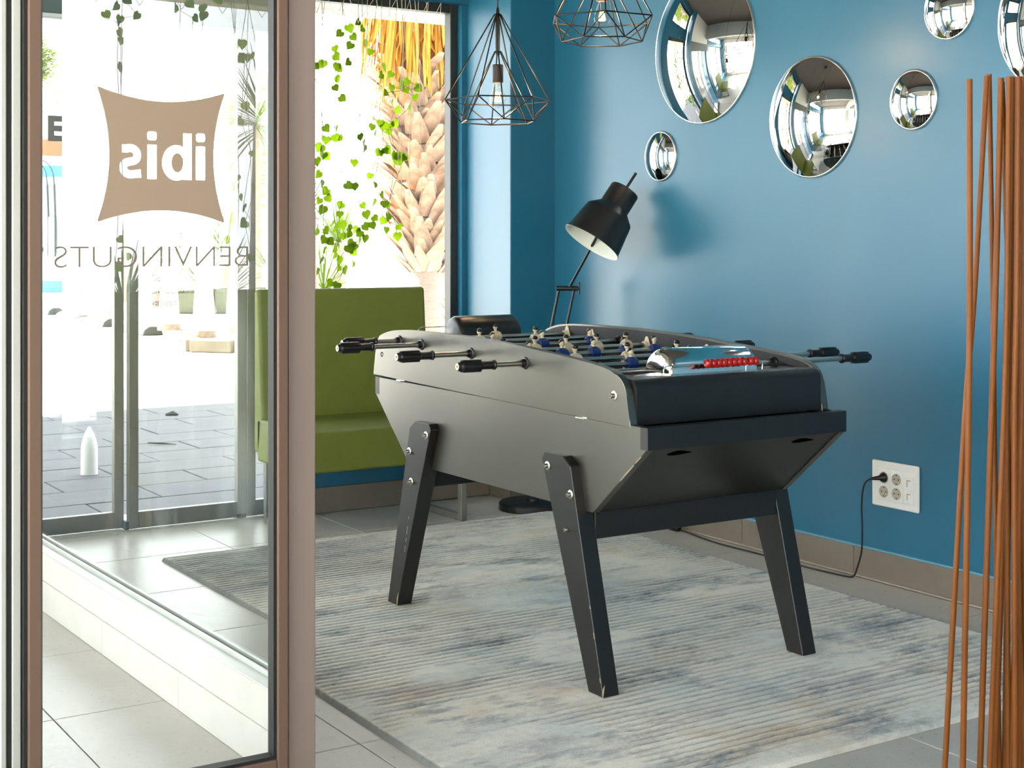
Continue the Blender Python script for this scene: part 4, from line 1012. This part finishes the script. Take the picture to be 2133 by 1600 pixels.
# bottle-shaped white reflection in the glass, built as a solid outside the left door
bm = BM(); lathe(bm, [(0, .0), (.043, 0), (.0435, .003), (.042, .14), (.036, .175), (.022, .215), (.010, .238), (.007, .246), (0, .247)], (2.177, 7.473, -.003), (0, 0, 1), 20)
tag(obj('reflection_shape', bm, M['bollard'], None, 30, loc=(2.177, 7.473, 0)), 'small white bottle shaped glass reflection built as a solid outside the left sliding door', 'reflection')
# bollards, planters, kerb
for (x, y), lab in (((5.868, 15.671), 'white tapered concrete bollard with rusty foot, nearest of the row'), ((5.99, 17.2), 'white tapered concrete bollard standing left of the nearest one'), ((6.55, 16.4), 'white tapered concrete bollard right of the nearest one')):
    t = thing('bollard', (x, y, .0), lab, 'bollard', 'white bollards on the kerb island')
    bm = BM(); lathe(bm, [(0, .20), (.128, .20), (.118, .45), (.095, .75), (.078, 1.0), (.07, 1.35), (.055, 1.42), (0, 1.44)], (x, y, 0), (0, 0, 1), 20); obj('shaft', bm, M['bollard'], t, 40)
    bm = BM(); lathe(bm, [(0, .121), (.14, .121), (.14, .15), (.128, .20), (0, .20)], (x, y, 0), (0, 0, 1), 20); obj('foot', bm, M['rust'], t, 40)
isl = [(7.46, 29.5), (7.12, 23.0), (7.08, 21.7), (6.30, 17.4), (5.62, 15.35), (5.95, 14.95), (9.5, 15.6), (14, 18), (16, 40), (8, 40)]
bm = BM(); prism(bm, isl, 'z', -.012, .12, .01, 1); isle = struct('island', bm, M['asphalt'], label='raised planted island across the yard', cat='island')
edge = isl[:7]
kb = None
for a, b_ in zip(edge, edge[1:]):
    a, b_ = Vector(a), Vector(b_); n = max(1, int((b_ - a).length / 1.0)); d = (b_ - a).normalized(); nn = Vector((d.y, -d.x)) * .09
    for k in range(n):
        p = a.lerp(b_, (k + .01) / n); q = a.lerp(b_, (k + .99) / n)
        bm = BM(); prism(bm, [tuple(p - nn), tuple(q - nn), tuple(q + nn), tuple(p + nn)], 'z', -.01, .13, .012, 1); obj('kerbstone', bm, M['kerb'], isle)
def planter(x, y, w, d, z0, z1, ang, lab, rnd=False):
    t = thing('planter', (x, y, z0), lab, 'planter', 'olive grey planters across the yard')
    bm = BM(); c, s = math.cos(ang), math.sin(ang)
    if rnd: lathe(bm, [(0, z0), (.07, z0), (.16, z0 + .05), (.24, z0 + .14), (.275, z0 + .28), (.28, z1), (.25, z1), (.24, z1 - .1), (0, z1 - .1)], (x, y, 0), (0, 0, 1), 32)
    else:
        lo = []; hi = []
        for (u, v) in ((-1, -1), (1, -1), (1, 1), (-1, 1)):
            lo.append(bm.verts.new((x + c * u * w * .9 - s * v * d * .9, y + s * u * w * .9 + c * v * d * .9, z0))); hi.append(bm.verts.new((x + c * u * w - s * v * d, y + s * u * w + c * v * d, z1)))
        bm.faces.new(lo); bm.faces.new(hi[::-1])
        for k in range(4): bm.faces.new((lo[k], hi[k], hi[(k + 1) % 4], lo[(k + 1) % 4]))
    obj('tub', bm, M['planter'], t, 40)
    bm = BM()
    if rnd: lathe(bm, [(.24, z1 - .02), (.285, z1 - .02), (.285, z1 + .02), (.24, z1 + .02)], (x, y, 0), (0, 0, 1), 32, close=True)
    else:
        for sx in (-1, 1):
            for (u0, u1, v0, v1) in (((-1.03, 1.03, sx * .97 - .06, sx * .97 + .06)), ((sx * .97 - .06, sx * .97 + .06, -1.03, 1.03))):
                P = lambda u, v: (x + c * u * w - s * v * d, y + s * u * w + c * v * d)
                prism(bm, [P(u0, v0), P(u1, v0), P(u1, v1), P(u0, v1)], 'z', z1 - .03, z1 + .02)
    obj('rim', bm, M['planter'], t, 40)
planter(7.78, 21.15, .30, .25, .13, .47, -.57, 'olive grey tapered planter behind the bollards, left one')
planter(8.28, 20.85, .24, .25, .13, .47, -.57, 'olive grey tapered planter behind the bollards, right one')
planter(6.05, 14.1, .3, .3, -.01, .70, 0, 'large round bottomed olive planter beside the door post', True)

# spiky plants
def rosette(x, y, z, n, L, w, lab, m='blade', trunk=None, up=.15, cat='plant'):
    t = thing('spiky_plant', (x, y, trunk if trunk is not None else z), lab, cat, 'spiky plants across the yard')
    rnd = random.Random(int(x * 1000) + n); bm = BM()
    for k in range(n):
        a = rnd.uniform(0, 2 * PI); e = math.asin(rnd.uniform(-up, 1)); l = L * rnd.uniform(.65, 1.05)
        d = Vector((math.cos(a) * math.cos(e), math.sin(a) * math.cos(e), math.sin(e)))
        u, v = frame_of(d); o_ = Vector((x, y, z)); ps = [(0.02, .5), (.45, 1), (1, .08)]
        prev = None
        for s, q in ps:
            c = o_ + d * l * s + Vector((0, 0, -.12 * l * s * s)); r = [bm.verts.new(c + u * w * q), bm.verts.new(c + v * w * q * .3), bm.verts.new(c - u * w * q)]
            if prev:
                for i in range(3): bm.faces.new((prev[i], prev[(i + 1) % 3], r[(i + 1) % 3], r[i]))
            prev = r
    tag(obj('foliage', bm, M[m], t), kind='stuff')
    if trunk is not None:
        bm = BM(); tube(bm, [(x, y, trunk), (x + .02, y, (z + trunk) / 2), (x, y, z)], [.11, .09, .08], 12); obj('trunk', bm, M['trunk'], t, 50)
rosette(5.02, 11.03, 1.45, 130, .62, .006, 'fine leaved grey green grass tree beyond the bench window, left side', 'blade_b', 0.0, .5)
rosette(5.75, 12.25, .75, 100, .70, .008, 'low yellow green spiky plant under the grass tree', 'blade', 0.0, .2)
rosette(7.76, 18.78, 2.85, 120, .75, .012, 'tall yucca with drooping crown on the island, seen left of the door post', 'blade', .12, .6)
rosette(7.77, 21.13, .72, 90, .6, .014, 'yucca in the left olive planter', 'blade', .44, -.15)
rosette(8.30, 20.84, .82, 90, .6, .014, 'yucca in the right olive planter', 'blade', .44, -.15)
rosette(7.97, 23.39, .85, 90, 1.1, .016, 'broad agave behind the planters', 'blade_b', .12, .1)
rosette(8.16, 25.65, 3.9, 120, 1.2, .014, 'tallest spiky palm behind the logo film', 'blade', .12, .5)
rosette(6.05, 14.1, .85, 70, .75, .009, 'arching grass in the round olive planter', 'blade_b', .60, .1)
rosette(10.0, 25.6, 1.0, 110, 1.3, .016, 'yellow green agave at the back of the island', 'blade', .12, .1)
rosette(9.3, 19.3, 1.2, 110, 1.0, .014, 'yucca at the right of the island', 'blade', .12, .3)

rosette(-.22, 8.2, .80, 120, .66, .008, 'yellow green yucca close outside the left bay window, seen mirrored by the door stiles', 'blade', -.01, .5)
rosette(-.75, 9.35, .45, 100, .6, .009, 'low spreading agave outside the left bay window', 'blade', -.01, .2)
rosette(-1.25, 8.45, 1.95, 120, .62, .008, 'tall stemmed yucca outside the left bay window', 'blade', -.01, .5)
rosette(-2.0, 10.9, .7, 110, .9, .010, 'grey green agave farther outside the left bay window', 'blade_b', -.01, .3)

# palm with leaf bases and dry skirt beyond the bench window
px0, py0 = 6.81, 12.26
pt = thing('palm_tree', (px0 + .04, py0, 0), 'stout palm with shaggy golden skirt and grey leaf bases beyond the bench window', 'palm tree')
bm = BM(); tube(bm, [(px0 + .06, py0, -.01), (px0 + .05, py0, .5), (px0 + .04, py0, .95), (px0, py0, 1.5), (px0 - .04, py0, 3.0), (px0 - .05, py0, 5.2)], [.17, .12, .15, .22, .23, .2], 20); obj('trunk', bm, M['trunk'], pt, 60)
bb = BM()
prv = None
for s, w, th, o_ in ((0, .085, .02, 0), (.10, .075, .024, .05), (.20, .05, .018, .13), (.29, .022, .010, .22)):
    r = [bb.verts.new((o_ + th, -w, s)), bb.verts.new((o_ + th * 1.6, 0, s)), bb.verts.new((o_ + th, w, s)), bb.verts.new((o_ - th * .6, 0, s))]
    if prv:
        for i in range(4): bb.faces.new((prv[i], prv[(i + 1) % 4], r[(i + 1) % 4], r[i]))
    else: bb.faces.new(r)
    prv = r
bb.faces.new(prv[::-1])
bo = obj('leaf_base', bb, M['boot'], pt, 30, loc=(0, 0, 0)); first = True
for j in range(22):
    z = .92 + j * .088; cxp = px0 + .04 - .06 * min(1, (z - .9) / 1.5); R0 = .12 + .09 * min(1, (z - .9) / .6)
    for k in range(9):
        a = 2 * PI * (k + .5 * (j % 2)) / 9 + random.uniform(-.15, .15); s = random.uniform(.8, 1.25)
        pos = (cxp + math.cos(a) * R0, py0 + math.sin(a) * R0, z); rot = (random.uniform(-.2, .2), random.uniform(-.15, .45), a)
        if first: bo.location = Vector(pos) - W[pt]; bo.rotation_euler = rot; bo.scale = (s, s, s); first = False
        else: share('leaf_base', bo.data, pt, pos, rot, (s, s, s))
bm = BM(); rnd = random.Random(5)
for k in range(420):
    a = rnd.uniform(0, 2 * PI); r0 = rnd.uniform(.22, .62); zt = rnd.uniform(3.0, 4.6); zb = 2.42 + rnd.uniform(0, .7) + .5 * abs(r0 - .35)
    w = rnd.uniform(.008, .024); c = Vector((px0 - .05, py0, 0)); prev = None
    for s in (0, .35, .7, 1):
        p = c + Vector((math.cos(a) * r0 * (.85 + .25 * s), math.sin(a) * r0 * (.85 + .25 * s), zt + (zb - zt) * s)) + Vector((rnd.uniform(-.02, .02), rnd.uniform(-.02, .02), 0))
        q = w * (1 if s < 1 else .15); tng = Vector((-math.sin(a), math.cos(a), 0)); nr = Vector((math.cos(a), math.sin(a), 0))
        r = [bm.verts.new(p + tng * q), bm.verts.new(p + nr * q * .35), bm.verts.new(p - tng * q)]
        if prev:
            for i in range(3): bm.faces.new((prev[i], prev[(i + 1) % 3], r[(i + 1) % 3], r[i]))
        prev = r
tag(obj('dry_skirt', bm, M['frond_dry'], pt), kind='stuff')
# slimmer palm behind, by the window edge
t = thing('palm_tree', (7.60, 13.0, 0), 'slim brown palm trunk with low sprouts at the right edge of the bench window', 'palm tree')
bm = BM(); tube(bm, [(7.6, 13, -.01), (7.6, 13, .9), (7.62, 13, 1.9), (7.66, 13, 5)], [.17, .16, .15, .13], 16); obj('trunk', bm, M['boot'], t, 60)
bm = BM(); rnd = random.Random(9)
for k in range(160):
    a = rnd.uniform(0, 2 * PI); z = rnd.uniform(.1, 2.4); c = Vector((7.6 + .15 * math.cos(a), 13 + .15 * math.sin(a), z)); d = Vector((math.cos(a), math.sin(a), rnd.uniform(-.4, 1.2))).normalized(); u, v = frame_of(d); l = rnd.uniform(.12, .36)
    A = [bm.verts.new(c + u * .012), bm.verts.new(c - u * .012), bm.verts.new(c + v * .006)]; tip = bm.verts.new(c + d * l)
    for i in range(3): bm.faces.new((A[i], A[(i + 1) % 3], tip))
tag(obj('sprouts', bm, M['tree_leaf'], t), kind='stuff')

# wheel stops in the parking bays
for (x, y), lab in (((6.548, 24.88), 'dark wheel stop farthest along the parking bay'), ((6.332, 22.66), 'dark wheel stop second farthest in the parking bay'), ((6.291, 20.97), 'dark wheel stop third farthest in the parking bay'), ((6.158, 18.79), 'dark wheel stop nearest, behind the door stile')):
    bm = BM(); prism(bm, [(x - .14, -.01), (x + .14, -.01), (x + .11, .07), (x + .05, .105), (x - .05, .105), (x - .11, .07)], 'y', y - .5, y + .5, .01, 1)
    tag(obj('wheel_stop', bm, M['stop'], None, None, loc=(x, y, 0)), lab, 'wheel stop', 'wheel stops of the parking bay')
# charging cabinet
t = thing('charging_cabinet', (8.5, 31.4, .12), 'tall pale charging cabinet with sky blue bands and two hoses, far left outside', 'charging station')
ux, uy = Vector((.842, -.539, 0)), Vector((.539, .842, 0)); c0 = Vector((8.45, 31.4, 0))
def cbox(bm, a0, a1, b0, b1, z0, z1, bev=.01):
    prism(bm, [tuple((c0 + ux * a + uy * b)[:2]) for a, b in ((a0, b0), (a1, b0), (a1, b1), (a0, b1))], 'z', z0, z1, bev, 1)
bm = BM(); cbox(bm, -.55, .53, 0, .6, .36, 2.62); obj('cabinet_body', bm, M['ev_white'], t)
bm = BM(); cbox(bm, -.56, .54, -.01, .61, 2.62, 2.86); obj('blue_cap', bm, M['ev_blue'], t)
bm = BM(); cbox(bm, -.56, .54, -.01, .61, .12, .36); obj('blue_plinth', bm, M['ev_blue'], t)
for a in (-.18, -.03):
    bm = BM(); P = lambda u, z, w=-.08: tuple(c0 + ux * u + uy * w + Vector((0, 0, z)))
    tube(bm, smooth_path([P(a, 2.45), P(a - .05, 2.75), P(a - .22, 2.95), P(a - .42, 2.9)]), .012, 6); tube(bm, smooth_path([P(a, 2.45), P(a + .02, 1.9), P(a + .03, 1.4), P(a + .02, .9)]), .022, 8); obj('hose', bm, M['stop'], t, 60)
bm = BM(); cbox(bm, -.15, -.02, -.12, -.02, .9, 1.75); obj('white_holster', bm, M['ev_white'], t)
bm = BM(); cbox(bm, -.42, -.38, -.1, -.02, 1.05, 1.6); cbox(bm, -.55, -.40, -.12, -.02, 1.12, 1.26); cbox(bm, -.40, -.28, -.12, -.02, 1.0, 1.1); obj('charging_gun', bm, M['stop'], t)
# low house with terracotta roof, railing and tree behind
t = thing('house', (13.2, 46, -.01), 'low white house with terracotta roof behind the charging cabinet', 'house')
bm = BM(); box(bm, 10.2, 16.2, 45.6, 50, -.01, 3.95); obj('wall', bm, M['render'], t)
bm = BM(); prism(bm, [(10.0, 3.9), (16.4, 3.9), (13.2, 4.75)], 'y', 45.3, 50.3); obj('roof', bm, M['roof'], t)
for xw in (11.6, 13.0, 14.4):
    bm = BM(); box(bm, xw - .35, xw + .35, 45.55, 45.62, 1.9, 3.1, .02, 1); f = obj('window', bm, M['roof'], t); bm = BM(); box(bm, xw - .27, xw + .27, 45.54, 45.56, 1.98, 3.02); obj('pane', bm, M['glass_edge'], f)
t = thing('railing', (13, 52, 4), 'grey terrace railing high behind the terracotta roof', 'railing')
bm = BM(); box(bm, 9, 19, 52, 60, -.01, 5.8); obj('terrace_block', bm, M['render'], t)
bm = BM(); box(bm, 9, 19, 52.0, 52.05, 7.05, 7.12); box(bm, 9, 19, 52.0, 52.05, 5.8, 5.9); obj('rail', bm, M['alu'], t)
for k in range(34):
    bm = BM(); box(bm, 9 + .3 * k, 9.06 + .3 * k, 52.0, 52.05, 5.9, 7.05); obj('baluster', bm, M['alu'], t)
def tree(x, y, z0, zc, r, n, lab):
    t = thing('tree', (x, y, z0), lab, 'tree', 'trees beyond the yard')
    bm = BM(); tube(bm, [(x, y, z0), (x + .1, y, zc * .6), (x, y, zc)], [.2, .15, .08], 10); obj('trunk', bm, M['trunk'], t, 60)
    bm = BM(); rnd = random.Random(n)
    cs = [(Vector((rnd.gauss(0, .5), rnd.gauss(0, .5), rnd.gauss(0, .5))) * r, rnd.uniform(.3, .55) * r) for _ in range(14)]
    for k in range(n):
        c, rr = cs[k % 14]; d = Vector((rnd.gauss(0, 1), rnd.gauss(0, 1), rnd.gauss(0, 1))).normalized()
        p = Vector((x, y, zc)) + c + d * rr * rnd.uniform(.5, 1); u, v = frame_of(Vector((rnd.gauss(0, 1), rnd.gauss(0, 1), rnd.gauss(0, 1))))
        s = rnd.uniform(.05, .09); w_ = u.cross(v) * s * .35
        bm.faces.new([bm.verts.new(q) for q in (p + u * s, p + v * s * .6 + w_, p - u * s)]); 
    tag(obj('foliage', bm, M['tree_leaf'], t), kind='stuff')
tree(13.0, 51.0, 0, 7.6, .9, 2600, 'round yellow green tree behind the terracotta roof')
tree(18.6, 66, 0, 8.2, 1.8, 1500, 'pale tree rising above the railing')
tree(11.8, 30, .1, 3.4, 1.5, 2400, 'bushy yellow green tree at the back of the island')

# wide umbrella pine left of the doors, its crown above the frame: it shades the pavement and the doors
def umbrella_pine(x, y, zc, rx, ry, n, lab):
    t = thing('umbrella_pine', (x, y, 0), lab, 'tree')
    bm = BM(); tube(bm, [(x, y, -.01), (x + .1, y + .1, zc * .5), (x, y, zc)], [.24, .2, .15], 14)
    for k in range(7):
        a = 2 * PI * k / 7; tube(bm, [(x, y, zc - 1.2), (x + rx * .35 * math.cos(a), y + ry * .35 * math.sin(a), zc - .2), (x + rx * .7 * math.cos(a), y + ry * .7 * math.sin(a), zc + .1)], [.09, .07, .03], 8)
    obj('trunk', bm, M['trunk'], t, 60)
    bm = BM(); rnd = random.Random(n + 3)
    for k in range(n):
        r = math.sqrt(rnd.random()); a = rnd.uniform(0, 2 * PI); e = 1 + .12 * math.sin(5 * a) + .08 * math.sin(11 * a + 1)
        p = Vector((x + rx * r * e * math.cos(a), y + ry * r * e * math.sin(a), zc + rnd.uniform(-.25, .9) * (1.1 - r * r)))
        u, v = frame_of(Vector((rnd.gauss(0, .6), rnd.gauss(0, .6), 1))); q = rnd.uniform(.14, .28)
        bm.faces.new([bm.verts.new(w) for w in (p + u * q, p + v * q * .8, p - u * q, p - v * q * .8)])
    tag(obj('foliage', bm, M['tree_leaf'], t), kind='stuff')
umbrella_pine(-.1, 13.2, 7.2, 5.3, 4.5, 21000, 'wide umbrella pine left of the doors, shading the pavement')
